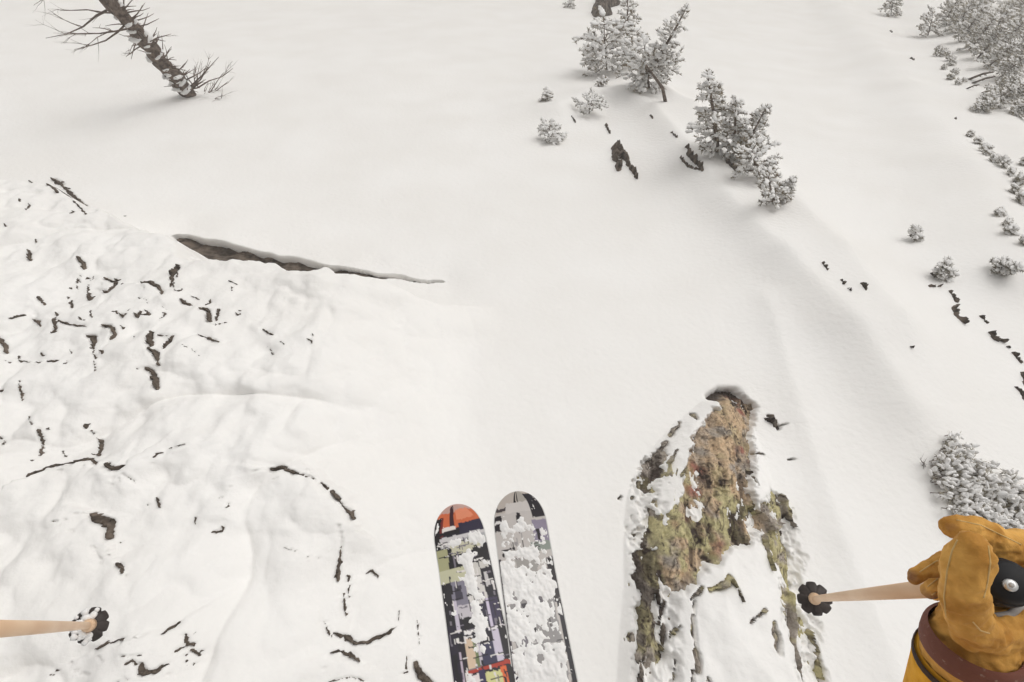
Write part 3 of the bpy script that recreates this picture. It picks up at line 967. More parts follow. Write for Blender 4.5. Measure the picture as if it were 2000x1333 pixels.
conifer('young_fir', 'small pale fir standing alone on the open slope beyond the rock band', 'tree', (1942, 523), (1999, 526), 17, 301, 0.5, None, False, 1.0, True, 3.0)
conifer('frosted_shrub', 'small pale shrub alone on the open slope', 'shrub', (1785, 468), (1789, 445), 11, 302, 0.5, None, True, 0.6, True, 1.5)
conifer('frosted_shrub', 'pale grey bush above the flat brown rock of the rock band', 'shrub', (1842, 540), (1844, 518), 16, 303, 0.5, None, True, 0.8, True, 1.5)


# the snow-laden dwarf pine behind the glove
def laden_shrub():
    rnd = random.Random(9)
    B, t0 = ground_at(1925, 1015)
    root = empty('dwarf_pine', B, 'dwarf pine loaded with thick snow clumps behind the tan glove', 'shrub')
    st, nd, sn = MB(), MB(), MB()
    px = t0 / F
    leads = [((1868, 960), (1858, 835), 34), ((1895, 985), (1890, 870), 44), ((1930, 990), (1925, 895), 46), ((1965, 1010), (1965, 915), 44), ((2005, 1030), (2010, 940), 46), ((1850, 950), (1836, 880), 24),
             ((1945, 1040), (1930, 985), 40), ((1990, 1070), (1985, 1000), 40), ((1900, 1010), (1880, 950), 36)]
    spots = []
    for bp, tp, hw in leads:
        for i in range(int(hw * 2.1)):
            f, a_, r_ = rnd.uniform(0.0, 1.0), rnd.random() * 6.283, hw * math.sqrt(rnd.random())
            k_ = 1.05 - 0.75 * f
            spots.append((bp[0] + (tp[0] - bp[0]) * f + r_ * k_ * math.cos(a_) - 12, bp[1] + (tp[1] - bp[1]) * f + r_ * k_ * math.sin(a_) + 16))
    G = march([p[0] for p in spots], [p[1] for p in spots], land)[0]
    for (sx, sy), gp in zip(spots, G):
        P = Vector(gp)
        if True:
            a = rnd.random() * 6.283
            d = Vector((math.cos(a) * 0.7, math.sin(a) * 0.7, 0.8))
            c = P - B + Vector((rnd.uniform(-.03, .03), rnd.uniform(-.03, .03), rnd.uniform(0.01, 0.13)))
            st.tube([P - B - Vector((0.01 * math.cos(a), 0.01 * math.sin(a), 0.05)), c], [0.004, 0.002], 4, False)
            for q in range(7):
                dd = Vector((rnd.uniform(-1, 1), rnd.uniform(-1, 1), rnd.uniform(-0.7, 0.7))) + d * 0.4
                nd.blade(c, dd, rnd.uniform(0.03, 0.06), 0.0035, rnd)
            for q in range(rnd.choice((1, 1, 2, 2))):
                dd = (d + Vector((rnd.uniform(-.8, .8), rnd.uniform(-.8, .8), rnd.uniform(-.2, .5)))).normalized()
                L, r = rnd.uniform(0.035, 0.085), rnd.uniform(0.011, 0.024)
                c0 = c + Vector((rnd.uniform(-.02, .02), rnd.uniform(-.02, .02), 0.0))
                sn.tube([c0, c0 + dd * L * 0.3, c0 + dd * L * 0.7 + Vector((0, 0, -0.006)), c0 + dd * L], [r * 0.45, r * rnd.uniform(0.8, 1.1), r * rnd.uniform(0.7, 1.1), r * 0.4], 6)
    st.build('branches', M_TWIG, root)
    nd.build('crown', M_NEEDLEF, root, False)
    o = tag(sn.build('snow_load', M_SNOWC, root), kind='stuff')
    ss = o.modifiers.new('sub', 'SUBSURF')
    ss.levels = ss.render_levels = 1
    mb = MB()
    P, T, t = base_top((1812, 908), (1797, 872), 1.5)
    e = empty('bare_twigs', P, 'few frosted bare twigs poking up beside the snow-laden dwarf pine', 'twigs')
    for q in range(5):
        twig(mb, (rnd.uniform(-.02, .02), rnd.uniform(-.02, .02), -0.03), (T - P) + Vector((rnd.uniform(-.1, .1), rnd.uniform(-.1, .1), 0)), min((T - P).length, 0.2) * rnd.uniform(0.6, 1.1), 0.004, 1, rnd)
    mb.build('twigs', M_TWIG, e)


laden_shrub()


# the dead larch with its crown out of the picture
def dead_larch():
    rnd = random.Random(4)
    B, T, t = base_top((372, 186), (205, -8), 9)
    ax = (T - B)
    root = empty('dead_larch', B, 'dead larch with snow-plastered trunk and bare spiky branches', 'tree')
    px = t / F
    tr = MB()
    n = 26
    pts = [ax * (1.7 * i / n) + Vector((rnd.uniform(-1, 1), rnd.uniform(-1, 1), 0)) * 0.012 * t / 4 for i in range(n + 1)]
    pts[0] = pts[0] - Vector((0, 0, 0.3))
    rad = [15.5 * px * (1 - 0.55 * i / n) * rnd.uniform(0.85, 1.15) * (0.72 if i == 0 else 1) for i in range(n + 1)]
    tr.tube(pts, rad, 9)
    tr.build('trunk', M_BARK, root)
    sn = MB()
    for i in range(80):
        f = rnd.uniform(0.04, 0.95)
        j = int(f * n)
        a = rnd.random() * 6.283
        r = rad[j]
        sn.blob(pts[j] + Vector((math.cos(a), math.sin(a), rnd.uniform(-.5, .5))) * r * 0.97, r * rnd.uniform(0.2, 0.5), rnd, 0.55, (-math.sin(a), math.cos(a), rnd.uniform(-.6, .6)), 1.7)
    tag(sn.build('snow_load', M_SNOWC, root), kind='stuff')
    tw = MB()
    for i in range(120):
        f = rnd.uniform(0.02, 0.9)
        j = int(f * n)
        a = rnd.uniform(-1.2, 1.2) if rnd.random() < 0.7 else rnd.uniform(0, 6.28)
        d = Vector((math.cos(a), math.sin(a), rnd.uniform(-0.1, 0.6)))
        twig(tw, pts[j], d, px * rnd.uniform(22, 48), px * 1.5, 0, rnd)
    tw.build('twigs', M_TWIG, root)
    for f, d, L in ((0.03, (1, -0.1, 0.25), 95), (0.06, (1, 0.35, 0.3), 90), (0.10, (0.9, 0.1, 0.5), 85), (0.02, (0.6, -0.5, 0.2), 50), (0.02, (0.2, -0.6, 0.1), 55), (0.05, (0.9, 0.7, 0.3), 80), (0.05, (0.8, -0.35, 0.15), 62), (0.12, (1, 0.5, 0.4), 100), (0.08, (1, -0.05, 0.35), 115), (0.14, (0.9, 0.3, 0.6), 70), (0.03, (1, 0.1, 0.1), 80), (0.01, (0.7, -0.2, 0.1), 60), (0.06, (0.9, -0.3, 0.3), 90), (0.02, (0.3, -0.9, 0.2), 40), (0.0, (-0.2, -0.7, 0.2), 30),
                    (0.78, (-1, -0.3, -0.2), 110), (0.86, (-1, 0.0, 0.0), 120), (0.80, (-0.7, -0.8, -0.2), 95), (0.95, (-1, -0.35, -0.1), 130), (1.0, (-0.9, 0.3, 0.1), 140), (0.66, (-0.3, -1, -0.2), 45), (0.62, (1, 0.3, 0.2), 45)):
        mb = MB()
        twig(mb, pts[min(int(f * n * 0.59), n)], d, L * px, px * 2.0, 2, rnd, 0.75, 0.02)
        mb.build('branch', M_TWIG, root)


dead_larch()

# ------------------------------------------------------------------ skis
M_SKI = mat_attr('ski_topsheet', 0.35, 0.0, vary=0.06, vscale=60, spec=0.5)
M_EDGE = mat_noise('ski_sidewall', (0.55, 0.54, 0.53), (0.72, 0.71, 0.69), 20, 0.4, 0)
M_BASE = mat_noise('ski_base', (0.02, 0.02, 0.025), (0.04, 0.04, 0.045), 20, 0.5, 0)
M_BLACK = mat_noise('black_plastic', (0.008, 0.008, 0.010), (0.016, 0.015, 0.016), 30, 0.6, 0.05, 200, dist=0.001)


def s2l(c):
    c = np.array(c, float) / 255
    return np.where(c < 0.04045, c / 12.92, ((c + 0.055) / 1.055) ** 2.4)


# printed blocks of each top sheet: (across 0..1, along 0..1 of the first 0.42 m, colour)
G_LEFT = [
    (0, 1, 0, 1.0, (26, 20, 34)),
    (0, 1, 0, 0.045, (196, 160, 150)), (0, 1, 0.04, 0.125, (208, 106, 66)), (0.5, 0.9, 0.03, 0.085, (226, 140, 105)), (0, 0.12, 0.06, 0.22, (24, 18, 22)), (0.12, 0.17, 0.06, 0.16, (120, 40, 34)), (0.33, 0.44, 0.01, 0.12, (58, 22, 34)),
    (0.16, 0.45, 0.115, 0.14, (232, 222, 216)), (0.12, 0.55, 0.135, 0.155, (20, 14, 20)), (0.52, 1, 0.105, 0.18, (38, 32, 58)),
    (0.1, 1, 0.165, 0.225, (206, 202, 203)), (0.55, 1, 0.185, 0.235, (172, 172, 174)), (0, 0.22, 0.225, 0.335, (166, 164, 126)), (0.2, 0.3, 0.225, 0.335, (22, 18, 22)), (0.28, 0.9, 0.205, 0.265, (200, 196, 172)), (0.2, 0.52, 0.285, 0.34, (16, 14, 18)), (0.7, 0.98, 0.25, 0.33, (26, 22, 26)),
    (0, 0.55, 0.335, 0.405, (194, 192, 162)), (0.55, 0.95, 0.33, 0.41, (206, 202, 196)), (0, 0.16, 0.41, 0.62, (30, 26, 32)), (0.16, 0.45, 0.405, 0.53, (128, 124, 138)), (0.22, 0.36, 0.43, 0.5, (60, 56, 70)), (0.45, 0.8, 0.41, 0.56, (214, 210, 206)), (0.78, 0.98, 0.37, 0.50, (30, 24, 34)), (0.82, 0.9, 0.39, 0.47, (200, 196, 196)),
    (0.16, 0.22, 0.5, 0.66, (198, 190, 204)), (0.22, 0.6, 0.53, 0.6, (196, 190, 196)), (0.3, 0.55, 0.6, 0.66, (24, 20, 26)), (0.28, 0.6, 0.66, 0.68, (236, 232, 230)), (0.28, 0.6, 0.69, 0.7, (232, 228, 226)), (0.6, 0.75, 0.55, 0.68, (40, 36, 56)), (0.8, 0.97, 0.53, 0.67, (54, 46, 74)), (0.75, 0.8, 0.53, 0.67, (206, 196, 216)), (0.7, 1, 0.675, 0.69, (228, 222, 226)),
    (0, 0.14, 0.62, 1.0, (34, 26, 44)), (0.03, 0.1, 0.76, 1.0, (22, 18, 26)), (0.14, 0.18, 0.75, 1.0, (190, 176, 190)),
    (0.18, 0.26, 0.7, 0.86, (34, 28, 36)), (0.26, 0.45, 0.7, 0.86, (214, 190, 164)), (0.4, 0.46, 0.72, 0.85, (112, 124, 84)), (0.46, 0.52, 0.72, 0.86, (198, 190, 200)), (0.52, 0.74, 0.745, 0.85, (52, 50, 78)), (0.74, 0.88, 0.69, 0.84, (204, 196, 212)), (0.9, 1, 0.68, 0.86, (24, 18, 24)),
    (0.22, 0.98, 0.845, 0.865, (176, 58, 40)), (0.2, 0.42, 0.87, 0.95, (228, 218, 216)), (0.2, 0.38, 0.95, 1.0, (30, 24, 34)), (0.42, 0.52, 0.86, 1.0, (50, 44, 80)), (0.52, 0.78, 0.88, 0.985, (210, 208, 146)), (0.78, 0.87, 0.87, 1.0, (222, 104, 52)), (0.9, 0.97, 0.87, 1.0, (26, 22, 24)),
]
G_RIGHT = [
    (0, 1, 0, 1, (196, 190, 186)), (0, 1, 0, 0.11, (188, 178, 170)), (0.40, 0.46, 0.0, 0.07, (22, 18, 22)), (0.49, 0.52, 0.0, 0.06, (24, 20, 24)), (0.52, 0.75, 0.0, 0.06, (170, 164, 156)), (0.75, 1, 0.02, 0.155, (30, 24, 34)), (0.0, 0.14, 0.12, 0.2, (34, 28, 34)), (0.0, 0.2, 0.08, 0.1, (70, 62, 64)), (0.0, 0.17, 0.15, 0.165, (226, 222, 220)),
    (0.44, 0.52, 0.12, 0.18, (26, 20, 26)), (0.2, 0.75, 0.06, 0.115, (206, 200, 196)), (0.72, 1, 0.17, 0.29, (142, 134, 152)), (0.78, 0.84, 0.22, 0.28, (28, 22, 28)), (0.64, 1, 0.29, 0.34, (140, 148, 140)), (0.08, 0.3, 0.32, 0.34, (34, 28, 30)), (0.08, 0.3, 0.30, 0.31, (40, 34, 36)),
    (0.88, 1, 0.38, 0.62, (36, 30, 34)), (0.92, 1, 0.62, 1.0, (30, 26, 34)), (0.0, 0.05, 0.35, 1.0, (60, 54, 62)), (0.05, 0.2, 0.93, 1.0, (46, 38, 60)), (0.3, 0.7, 0.36, 0.46, (160, 156, 152)), (0.1, 0.88, 0.46, 1.0, (150, 147, 146)), (0.3, 0.5, 0.6, 0.63, (70, 66, 70)), (0.6, 0.7, 0.5, 0.7, (110, 106, 110)), (0.2, 0.35, 0.75, 0.9, (128, 124, 130)),
]


_q = random.Random(77)
for _i in range(150):
    _u, _v = _q.uniform(0.0, 0.95), _q.uniform(0.17, 0.99)
    _long = _q.random() < 0.5
    _du, _dv = (_q.uniform(0.06, 0.25), _q.uniform(0.003, 0.009)) if _long else (_q.uniform(0.012, 0.04), _q.uniform(0.02, 0.07))
    _k = _q.choice([(22, 18, 24), (20, 16, 20), (34, 30, 40), (230, 226, 222), (224, 218, 216), (120, 114, 124)])
    G_LEFT.append((_u + 0.001, min(_u + _du, 1), _v, _v + _dv, _k))
    if _i < 110:
        G_RIGHT.append((_u + 0.001, min(_u + _du * 0.7, 1), _v * 1.0, _v + _dv * 0.8, _q.choice([(40, 34, 38), (70, 64, 68), (150, 146, 146), (226, 222, 220)])))


def make_ski(label, tip, mid, wt, wm, rects, cover, seed):
    A, Bm = c2w(*tip), c2w(*mid)
    a = (Bm - A).normalized()                                # towards the tail
    right = Vector((1, 0, 0))
    l = (right - a * right.dot(a)).normalized()
    nrm = l.cross(a) * -1
    if nrm.dot(-A) < 0:
        nrm = -nrm
    root = empty('ski', A + a * 0.9, label, 'ski', 'skis worn by the skier')
    L, tipL = 1.82, 0.42

    def width(v):
        w = np.interp(v, [0, 0.12, 0.42, 0.95, 1.6, 1.82], [wt, wt * 1.02, wm, wm * 0.9, wm, wm * 0.93])
        r = wt * 0.62
        e = np.where(v < r, np.sqrt(np.clip(1 - ((r - v) / r) ** 2.3, 0, 1)), 1.0)
        e2 = np.where(v > L - 0.05, np.sqrt(np.clip(1 - ((v - L + 0.05) / 0.05) ** 2 * 0.75, 0, 1)), 1)
        return w * e * e2

    def lift(v):
        return 0.055 * np.clip((0.26 - v) / 0.26, 0, 1) ** 2 + 0.02 * np.clip((v - 1.62) / 0.2, 0, 1) ** 2
    nu = 60
    vs = np.concatenate([np.linspace(0.0006, 0.06, 40), np.arange(0.0625, 0.5, 0.0022), np.linspace(0.5, L, 90)])
    us = np.linspace(-1, 1, nu)
    U, Vv = np.meshgrid(us, vs)
    W = width(Vv) * 0.5

    def P(u, v, w, h):
        return (np.array(tuple(A - root.location))[None] + np.array(tuple(l))[None] * (u * w).ravel()[:, None] + np.array(tuple(a))[None] * v.ravel()[:, None]
                + np.array(tuple(nrm))[None] * (lift(v) + h).ravel()[:, None])
    i = np.arange(U.size).reshape(U.shape)
    q = np.stack([i[:-1, :-1].ravel(), i[:-1, 1:].ravel(), i[1:, 1:].ravel(), i[1:, :-1].ravel()], 1)
    top = P(U, Vv, W * 0.965, np.full(U.shape, 0.0008) + 0.0012 * (1 - U ** 2))
    across, along = (U + 1) / 2, Vv / tipL
    jx = across + 0.012 * fbm(U * 9, Vv * 60, 2, seed)
    jy = along + 0.006 * fbm(U * 9 + 31, Vv * 60, 2, seed + 1)
    c = np.zeros(U.shape + (3,))
    rep = np.where(jy < 1, jy, 0.35 + (jy * 0.9) % 0.64)
    for u0, u1, v0, v1, rgb in rects:
        m = (jx >= u0 - (0.05 if u0 == 0 else 0)) & (jx <= u1 + (0.05 if u1 == 1 else 0)) & (rep >= v0 - (0.05 if v0 == 0 else 0)) & (rep <= v1)
        c[m] = s2l(rgb)
    mesh_obj('topsheet', top, q, M_SKI, root, True, c.reshape(-1, 3))
    # body: sidewall ring and base
    vo = np.concatenate([vs[::4], [L]])
    wo_ = width(vo) * 0.5
    n = len(vo)
    z0, z1 = np.zeros(n), np.full(n, -0.011)
    Lf, Rt = -np.ones(n), np.ones(n)
    V = np.concatenate([P(Lf, vo, wo_, z0), P(Rt, vo, wo_, z0), P(Lf, vo, wo_, z1), P(Rt, vo, wo_, z1)])
    f = []
    for k in range(n - 1):
        f += [(k, k + 1, 2 * n + k + 1, 2 * n + k), (n + k + 1, n + k, 3 * n + k, 3 * n + k + 1), (k, n + k, n + k + 1, k + 1)]
    f += [(0, 2 * n, 3 * n, n), (n - 1, 2 * n - 1, 4 * n - 1, 3 * n - 1)]
    mesh_obj('sidewall', V, f, M_EDGE, root, False)
    Vb = np.concatenate([P(Lf, vo, wo_ * 0.99, z1 - 0.001), P(Rt, vo, wo_ * 0.99, z1 - 0.001)])
    mesh_obj('base', Vb, [(k, n + k, n + k + 1, k + 1) for k in range(n - 1)], M_BASE, root, False)
    # binding, out of the picture
    mb = MB()
    for v0, h in ((0.72, 0.035), (1.02, 0.05)):
        for s0, ss in ((0, 0.09), (0.02, 0.05)):
            p = A - root.location + a * v0 + nrm * (h * 0.5)
            mb.tube([p + a * s0, p + a * (s0 + ss * 0.5) + nrm * 0.012, p + a * (s0 + ss)], [0.03, 0.036, 0.026], 8)
    mb.build('binding', M_BLACK, root)
    # snow lying on the ski
    th = cover(across, along, U, Vv)
    th = th - 0.004 * (np.abs(U) > 0.97)
    hgt = np.clip(th, -0.002, 0.016)
    ok = (th > -0.0012)[...].ravel()
    keep = ok[q].any(1)
    up = P(U, Vv, W * 0.955, 0.0012 + hgt)
    used = np.unique(q[keep])
    rm = -np.ones(U.size, int)
    rm[used] = np.arange(len(used))
    mesh_obj('snow', up[used], rm[q[keep]], M_SNOWC, root, True)
    return root


def cover_left(a, b, U, V):
    n = fbm(a * 7, V * 42, 4, 501, 0.6)
    n2 = fbm(a * 16, V * 100, 3, 503, 0.6)
    core = np.exp(-((a - (0.62 - 0.12 * b)) / 0.17) ** 2) * sstep(0.2, 0.34, b) * sstep(0.86, 0.66, b)
    top = np.exp(-((b - 0.2) / 0.035) ** 2) * 0.55 * sstep(0.05, 0.25, a)
    mid = np.exp(-((b - 0.52) / 0.06) ** 2) * 0.55 * np.exp(-((a - 0.4) / 0.25) ** 2)
    low = np.exp(-((b - 0.91) / 0.05) ** 2) * 0.6 * np.exp(-((a - 0.28) / 0.12) ** 2)
    return ((np.maximum.reduce([core, top, mid, low]) - 0.36) * 0.010 + n * 0.0095 + n2 * 0.0026 - 0.0016) * 0.45


def cover_right(a, b, U, V):
    n = fbm(a * 6, V * 36, 4, 511, 0.6)
    n2 = fbm(a * 18, V * 110, 3, 513, 0.6)
    s = sstep(0.02, 0.42, b) * 1.15 - 0.55 - 0.75 * sstep(0.80, 1.0, a) * sstep(0.28, 0.4, b) - 0.25 * sstep(0.12, 0.0, a) - 0.35 * np.exp(-((b - 0.31) / 0.035) ** 2)
    s = s + 0.45 * np.exp(-((b - 0.2) / 0.06) ** 2) * np.exp(-((a - 0.4) / 0.25) ** 2)
    return (s * 0.010 + n * 0.0105 + n2 * 0.0048 - 0.0016) * 0.42


make_ski('ski with orange tip and printed purple, black and yellow blocks, partly snow covered', (890, 1000, 1.35), (950, 1340, 1.12), 0.128, 0.142, G_LEFT, cover_left, 401)
make_ski('ski with grey tip and most of its top hidden under crusted snow', (1007, 974, 1.36), (1067, 1340, 1.12), 0.134, 0.142, G_RIGHT, cover_right, 402)

# ------------------------------------------------------------------ poles
M_SHAFT = mat_noise('tan_shaft', (0.72, 0.48, 0.30), (0.82, 0.60, 0.41), 6, 0.45, 0.05, 60, dist=0.001)
M_BASKET = mat_noise('basket_plastic', (0.030, 0.024, 0.022), (0.060, 0.048, 0.044), 40, 0.5, 0.1, 100, dist=0.002)
M_METAL = mat_noise('bolt_metal', (0.55, 0.55, 0.55), (0.75, 0.75, 0.74), 40, 0.3, 0)
M_METAL.node_tree.nodes['Principled BSDF'].inputs['Metallic'].default_value = 0.6
M_STRAP = mat_noise('strap_web', (0.28, 0.26, 0.25), (0.55, 0.53, 0.50), 60, 0.7, 0.2, 200, dist=0.001)


def pole(label, top, bas, bas_r, snow):
    A, B = c2w(*top), c2w(*bas)
    d = (B - A).normalized()
    s = d.cross(Vector((0, 0, 1))).normalized()
    t = d.cross(s)
    root = empty('ski_pole', B, label, 'ski pole', 'ski poles held by the skier')
    o = -B
    sh = MB()
    sh.tube([A + d * 0.10 + o, A + d * 0.6 + o, B + o - d * 0.02, B + o + d * 0.02], [0.0095, 0.009, 0.0075, 0.0075], 16)
    sh.build('shaft', M_SHAFT, root)
    fr = MB()
    fr.tube([B + o - d * 0.035, B + o - d * 0.02, B + o + d * 0.004], [0.0085, 0.013, 0.016], 16)
    fr.build('ferrule', M_SHAFT, root)
    gp = MB()
    gp.tube([A + o + d * 0.006, A + o + d * 0.012, A + o + d * 0.03, A + o + d * 0.05, A + o + d * 0.15], [0.0172, 0.0185, 0.0180, 0.0150, 0.0135], 20)
    gp.tube([A + o, A + o + d * 0.003, A + o + d * 0.0065], [0.0125, 0.0155, 0.0172], 20)
    gp.build('grip', M_BLACK, root)
    bt = MB()
    oo = s * 0.003
    bt.tube([A + o - d * 0.0028 + oo, A + o - d * 0.0024 + oo, A + o + d * 0.002 + oo], [0.0022, 0.0044, 0.0050], 14)
    bolt = bt.build('bolt', M_METAL, root)
    hx = MB()
    hx.tube([A + o - d * 0.0034 + oo, A + o - d * 0.0020 + oo], [0.0019, 0.0021], 6)
    hx.build('socket', M_STRAP, bolt)
    tp = MB()
    tp.tube([B + o + d * 0.015, B + o + d * 0.06, B + o + d * 0.075], [0.006, 0.005, 0.001], 8)
    tp.build('tip', M_METAL, root)
    # scalloped basket: eight lobes with notches between them
    n, rings = 96, []
    V, Fc = [], []
    for h, f in ((-0.004, 0.30), (-0.0035, 0.72), (-0.001, 0.97), (0.0015, 1.0), (0.004, 0.97), (0.004, 0.30)):
        for k in range(n):
            w = 2 * math.pi * k / n
            lobe = 1.0 - 0.15 * max(0.0, math.cos(8 * w)) ** 4 + 0.02 * math.sin(3 * w)
            r = bas_r * (f * lobe if f > 0.5 else f)
            V.append(o + B + s * (r * math.cos(w)) + t * (r * math.sin(w)) + d * (h + 0.006 * f * f))
    for j in range(5):
        for k in range(n):
            Fc.append((j * n + k, j * n + (k + 1) % n, (j + 1) * n + (k + 1) % n, (j + 1) * n + k))
    mesh_obj('basket', np.array([tuple(v) for v in V]), Fc, M_BASKET, root, True)
    if snow:
        rnd = random.Random(3)
        sn = MB()
        X = Vector((1, 0, 0))
        for k in range(46):
            w = rnd.uniform(1.2, 5.2)
            r = bas_r * rnd.uniform(0.25, 0.95)
            p = o + B - X * 0 + (Vector((math.cos(w), math.sin(w), 0)) * r)
            p = p - d * (p.dot(d)) - d * 0.004
            sn.blob(p, rnd.uniform(0.004, 0.009), rnd, 0.7, (1, 0.3, 0), 1.2)
        tag(sn.build('snow', M_SNOWC, root), kind='stuff')
    return root


pole('tan ski pole gripped by the tan glove, dark basket beside the rock rib', (1973, 1136, 0.40), (1591, 1170, 1.35), 0.041, False)
pole('tan ski pole with snow caked on its basket, no hand in view', (-212, 1237, 0.37), (174, 1222, 1.20), 0.038, True)

# ------------------------------------------------------------------ the skier's arm
M_LEATHER = mat_noise('tan_leather', (0.42, 0.190, 0.036), (0.76, 0.42, 0.11), 30, 0.75, 0.7, 130, 8, 0.003, spec=0.15)
_n, _l = M_LEATHER.node_tree.nodes, M_LEATHER.node_tree.links
_b = _n['Principled BSDF']
_src = _b.inputs['Base Color'].links[0].from_socket
for _p, _rad in (((1846, 1028, 0.425), 0.010), ((1774, 1128, 0.474), 0.008), ((1822, 1166, 0.50), 0.009)):
    _tc = _n.new('ShaderNodeTexCoord')
    _vd = _n.new('ShaderNodeVectorMath')
    _vd.operation = 'DISTANCE'
    _vd.inputs[1].default_value = c2w(*_p) - c2w(1893, 1275, 0.43)
    _mr = _n.new('ShaderNodeMapRange')
    _mr.inputs[1].default_value = _rad * 0.6
    _mr.inputs[2].default_value = _rad * 1.5
    _mr.inputs[3].default_value = 0.85
    _mr.inputs[4].default_value = 0.0
    _mx = _n.new('ShaderNodeMix')
    _mx.data_type = 'RGBA'
    _mx.inputs[7].default_value = (0.22, 0.13, 0.105, 1)
    _l.new(_tc.outputs['Object'], _vd.inputs[0])
    _l.new(_vd.outputs['Value'], _mr.inputs[0])
    _l.new(_mr.outputs[0], _mx.inputs[0])
    _l.new(_src, _mx.inputs[6])
    _src = _mx.outputs[2]
_l.new(_src, _b.inputs['Base Color'])
M_CUFF = mat_noise('mustard_cuff', (0.60, 0.27, 0.016), (0.80, 0.41, 0.035), 34, 0.75, 0.6, 110, 8, 0.003, spec=0.15)
M_BAND = mat_noise('maroon_band', (0.17, 0.065, 0.045), (0.42, 0.31, 0.24), 170, 0.7, 0.6, 160, 8, 0.002, pos=(0.64, 0.80), spec=0.2)
M_SEAM = mat_noise('seam_thread', (0.55, 0.36, 0.13), (0.66, 0.46, 0.20), 60, 0.7, 0)
M_NAVY = mat_noise('dark_hem', (0.035, 0.02, 0.015), (0.06, 0.035, 0.025), 30, 0.8, 0)


def chain(mb, pts, o, sub=5, n=16):
    """rounded limb through (px, py, depth, radius px)"""
    P = [(c2w(p[0], p[1], p[2]) - o, p[3] * p[2] / F) for p in pts]
    out_p, out_r = [], []
    m = len(P)
    for i in range(m - 1):
        p0, p1, p2, p3 = P[max(i - 1, 0)], P[i], P[i + 1], P[min(i + 2, m - 1)]
        for k in range(sub):
            u = k / sub
            c = [0.5 * ((-u ** 3 + 2 * u ** 2 - u)), 0.5 * (3 * u ** 3 - 5 * u ** 2 + 2), 0.5 * (-3 * u ** 3 + 4 * u ** 2 + u), 0.5 * (u ** 3 - u ** 2)]
            out_p.append(p0[0] * c[0] + p1[0] * c[1] + p2[0] * c[2] + p3[0] * c[3])
            out_r.append(p1[1] * (1 - u) + p2[1] * u)
    out_p.append(P[-1][0])
    out_r.append(P[-1][1])
    # round both ends
    def cap(p, q, r, rev):
        dr = (p - q).normalized()
        e = [(p + dr * (r * math.sin(w)), r * math.cos(w)) for w in (0.4, 0.8, 1.15, 1.4, 1.54)]
        return e[::-1] if rev else e
    h = cap(out_p[0], out_p[1], out_r[0], True)
    t = cap(out_p[-1], out_p[-2], out_r[-1], False)
    mb.tube([e[0] for e in h] + out_p + [e[0] for e in t], [e[1] for e in h] + out_r + [e[1] for e in t], n)
    return out_p, out_r


def ring_band(mb, pts, o, r_extra, n=40):
    P = [(c2w(p[0], p[1], p[2]) - o, p[3] * p[2] / F + r_extra) for p in pts]
    mb.tube([p[0] for p in P], [p[1] for p in P], n, False)


WR = c2w(1893, 1275, 0.43)
person = empty('person', WR, 'tan leather glove and mustard sleeve of the skier gripping a ski pole', 'person')
g = MB()
chain(g, [(1930, 1238, 0.415, 40), (1896, 1215, 0.40, 42), (1884, 1165, 0.388, 42), (1886, 1115, 0.380, 42), (1898, 1072, 0.378, 37)], WR)           # thumb
chain(g, [(1900, 1236, 0.415, 40), (1950, 1236, 0.415, 34), (2000, 1210, 0.42, 36), (2050, 1150, 0.435, 46), (2060, 1100, 0.45, 54)], WR)            # web round the grip
chain(g, [(2070, 1110, 0.46, 56), (2030, 1082, 0.455, 46), (1975, 1072, 0.445, 36), (1915, 1046, 0.437, 33), (1863, 1030, 0.437, 25)], WR)            # index finger
chain(g, [(2040, 1120, 0.49, 50), (1960, 1105, 0.485, 36), (1890, 1092, 0.475, 30), (1835, 1105, 0.475, 22), (1787, 1124, 0.480, 16)], WR)             # middle finger
chain(g, [(2040, 1150, 0.52, 48), (1960, 1140, 0.510, 34), (1890, 1125, 0.495, 29), (1848, 1132, 0.492, 22), (1815, 1154, 0.500, 17)], WR)             # ring finger
chain(g, [(2040, 1190, 0.54, 46), (1960, 1175, 0.530, 34), (1890, 1150, 0.515, 28), (1850, 1152, 0.515, 22), (1828, 1165, 0.522, 14)], WR)             # little finger
chain(g, [(2050, 1140, 0.48, 70), (1990, 1215, 0.462, 64), (1915, 1245, 0.437, 72), (1897, 1272, 0.443, 78), (1885, 1320, 0.456, 80)], WR)               # palm, heel and wrist
chain(g, [(1903, 1236, 0.436, 70), (1897, 1262, 0.441, 79), (1890, 1295, 0.449, 80)], WR)
glove = g.build('glove', M_LEATHER, person)
rm = glove.modifiers.new('skin', 'REMESH')
rm.mode = 'VOXEL'
rm.voxel_size = 0.0018
rm.use_smooth_shade = True
sm = glove.modifiers.new('smooth', 'SMOOTH')
sm.factor = 0.5
sm.iterations = 6
tex = bpy.data.textures.new('leather_folds', 'CLOUDS')
tex.noise_scale = 0.022
tex.noise_depth = 3
dm = glove.modifiers.new('folds', 'DISPLACE')
dm.texture = tex
dm.texture_coords = 'LOCAL'
dm.strength = 0.0075
dm.mid_level = 0.5
tex2 = bpy.data.textures.new('leather_wrinkles', 'MUSGRAVE')
tex2.noise_scale = 0.010
dm2 = glove.modifiers.new('wrinkles', 'DISPLACE')
dm2.texture = tex2
dm2.texture_coords = 'LOCAL'
dm2.strength = -0.0016
dm2.mid_level = 0.3
b = MB()
ring_band(b, [(1902, 1243, 0.432, 72), (1901, 1245, 0.4325, 80), (1900, 1252, 0.4345, 81.5), (1898, 1260, 0.437, 82), (1896, 1267, 0.439, 81.5), (1895, 1269, 0.4396, 74)], WR, 0)
band = b.build('wrist_band', M_BAND, glove)
sl = MB()
EL = (1815, 1690, 0.56, 108)
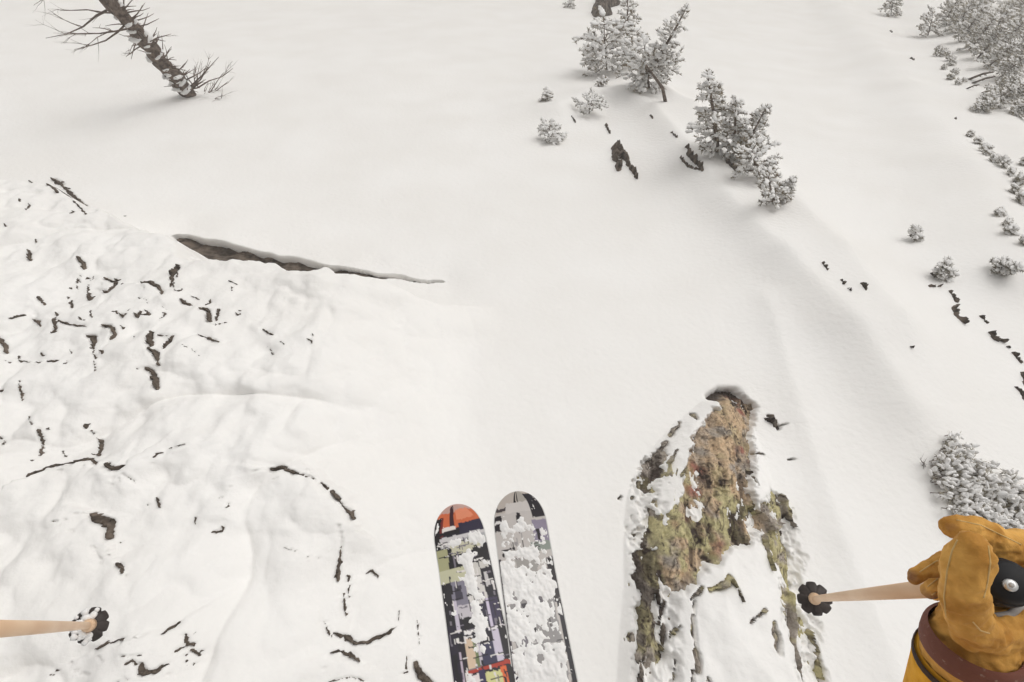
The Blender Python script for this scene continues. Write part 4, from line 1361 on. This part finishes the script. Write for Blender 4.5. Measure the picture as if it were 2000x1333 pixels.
ring_band(sl, [(1888, 1288, 0.446, 74), (1887, 1292, 0.447, 84), (1885, 1312, 0.453, 85), (1880, 1350, 0.463, 88), (1862, 1480, 0.497, 98), EL], WR, 0)
sl.tube([c2w(*EL[:3]) - WR, Vector((0.27, -0.40, -0.50)) * 1.0 - WR, Vector((0.20, -0.28, -0.33)) - WR], [0.057, 0.062, 0.068], 40, True)
sleeve = sl.build('sleeve', M_CUFF, person)
hm = MB()
ring_band(hm, [(1887.6, 1289.5, 0.4463, 82), (1887.2, 1291, 0.4467, 84.5), (1886.6, 1294, 0.4478, 84.9), (1886.4, 1295.5, 0.448, 83.5)], WR, 0)
hm.build('cuff_hem', M_NAVY, sleeve)
# stitched seams laid on the surface of the leather
from mathutils.bvhtree import BVHTree
bpy.context.view_layer.update()
bvh = BVHTree.FromObject(glove, bpy.context.evaluated_depsgraph_get())


def seam(pts, r=0.0006):
    line = []
    for i in range(len(pts) - 1):
        for k in range(8):
            u = k / 8
            x, y = pts[i][0] * (1 - u) + pts[i + 1][0] * u, pts[i][1] * (1 - u) + pts[i + 1][1] * u
            d = Vector(ray(x, y)).normalized()
            hit = bvh.ray_cast(-WR, d, 2.0)
            if hit[0] is not None:
                line.append(hit[0] - d * 0.0001)
    run = [line[0]] if line else []
    for p in line[1:]:
        if (p - run[-1]).length > 0.012:
            break
        run.append(p)
    if len(run) > 3:
        mb = MB()
        mb.tube(run, r, 5)
        mb.build('seam', M_SEAM, glove)


for pts in ([(1848, 1205), (1844, 1165), (1850, 1115), (1860, 1075), (1872, 1052)], [(1930, 1066), (1934, 1100), (1928, 1140), (1920, 1172)], [(1868, 1016), (1915, 1026), (1965, 1050), (1998, 1066)],
            [(1796, 1118), (1826, 1098), (1852, 1085)], [(1812, 1146), (1835, 1128), (1848, 1120)], [(1900, 1215), (1915, 1232), (1935, 1238)], [(1820, 1163), (1838, 1150)]):
    seam(pts)
st = MB()
st.tube([c2w(*p) - WR for p in ((1925, 1190, 0.425), (1945, 1205, 0.418), (1975, 1200, 0.415), (1996, 1180, 0.415), (2006, 1150, 0.418))], 0.003, 8)
st.build('pole_strap', M_STRAP, person)


# ------------------------------------------------------------------ the thin snow haze in the air
hb = MB()
x0, x1, y0, y1, z0, z1 = -72, 92, -14, 112, -75, 1.5
hb.v = [Vector(p) for p in ((x0, y0, z0), (x1, y0, z0), (x1, y1, z0), (x0, y1, z0), (x0, y0, z1), (x1, y0, z1), (x1, y1, z1), (x0, y1, z1))]
hb.f = [(3, 2, 1, 0), (4, 5, 6, 7), (0, 1, 5, 4), (1, 2, 6, 5), (2, 3, 7, 6), (3, 0, 4, 7)]
mh = bpy.data.materials.new('haze')
mh.use_nodes = True
mh.node_tree.nodes.clear()
pv = mh.node_tree.nodes.new('ShaderNodeVolumePrincipled')
pv.inputs['Color'].default_value = (0.97, 0.955, 0.93, 1)
pv.inputs['Density'].default_value = 0.005
ho = mh.node_tree.nodes.new('ShaderNodeOutputMaterial')
mh.node_tree.links.new(pv.outputs[0], ho.inputs['Volume'])
tag(hb.build('haze', mh, None, False), 'thin pale snow haze hanging over the whole slope', 'haze', None, 'stuff')
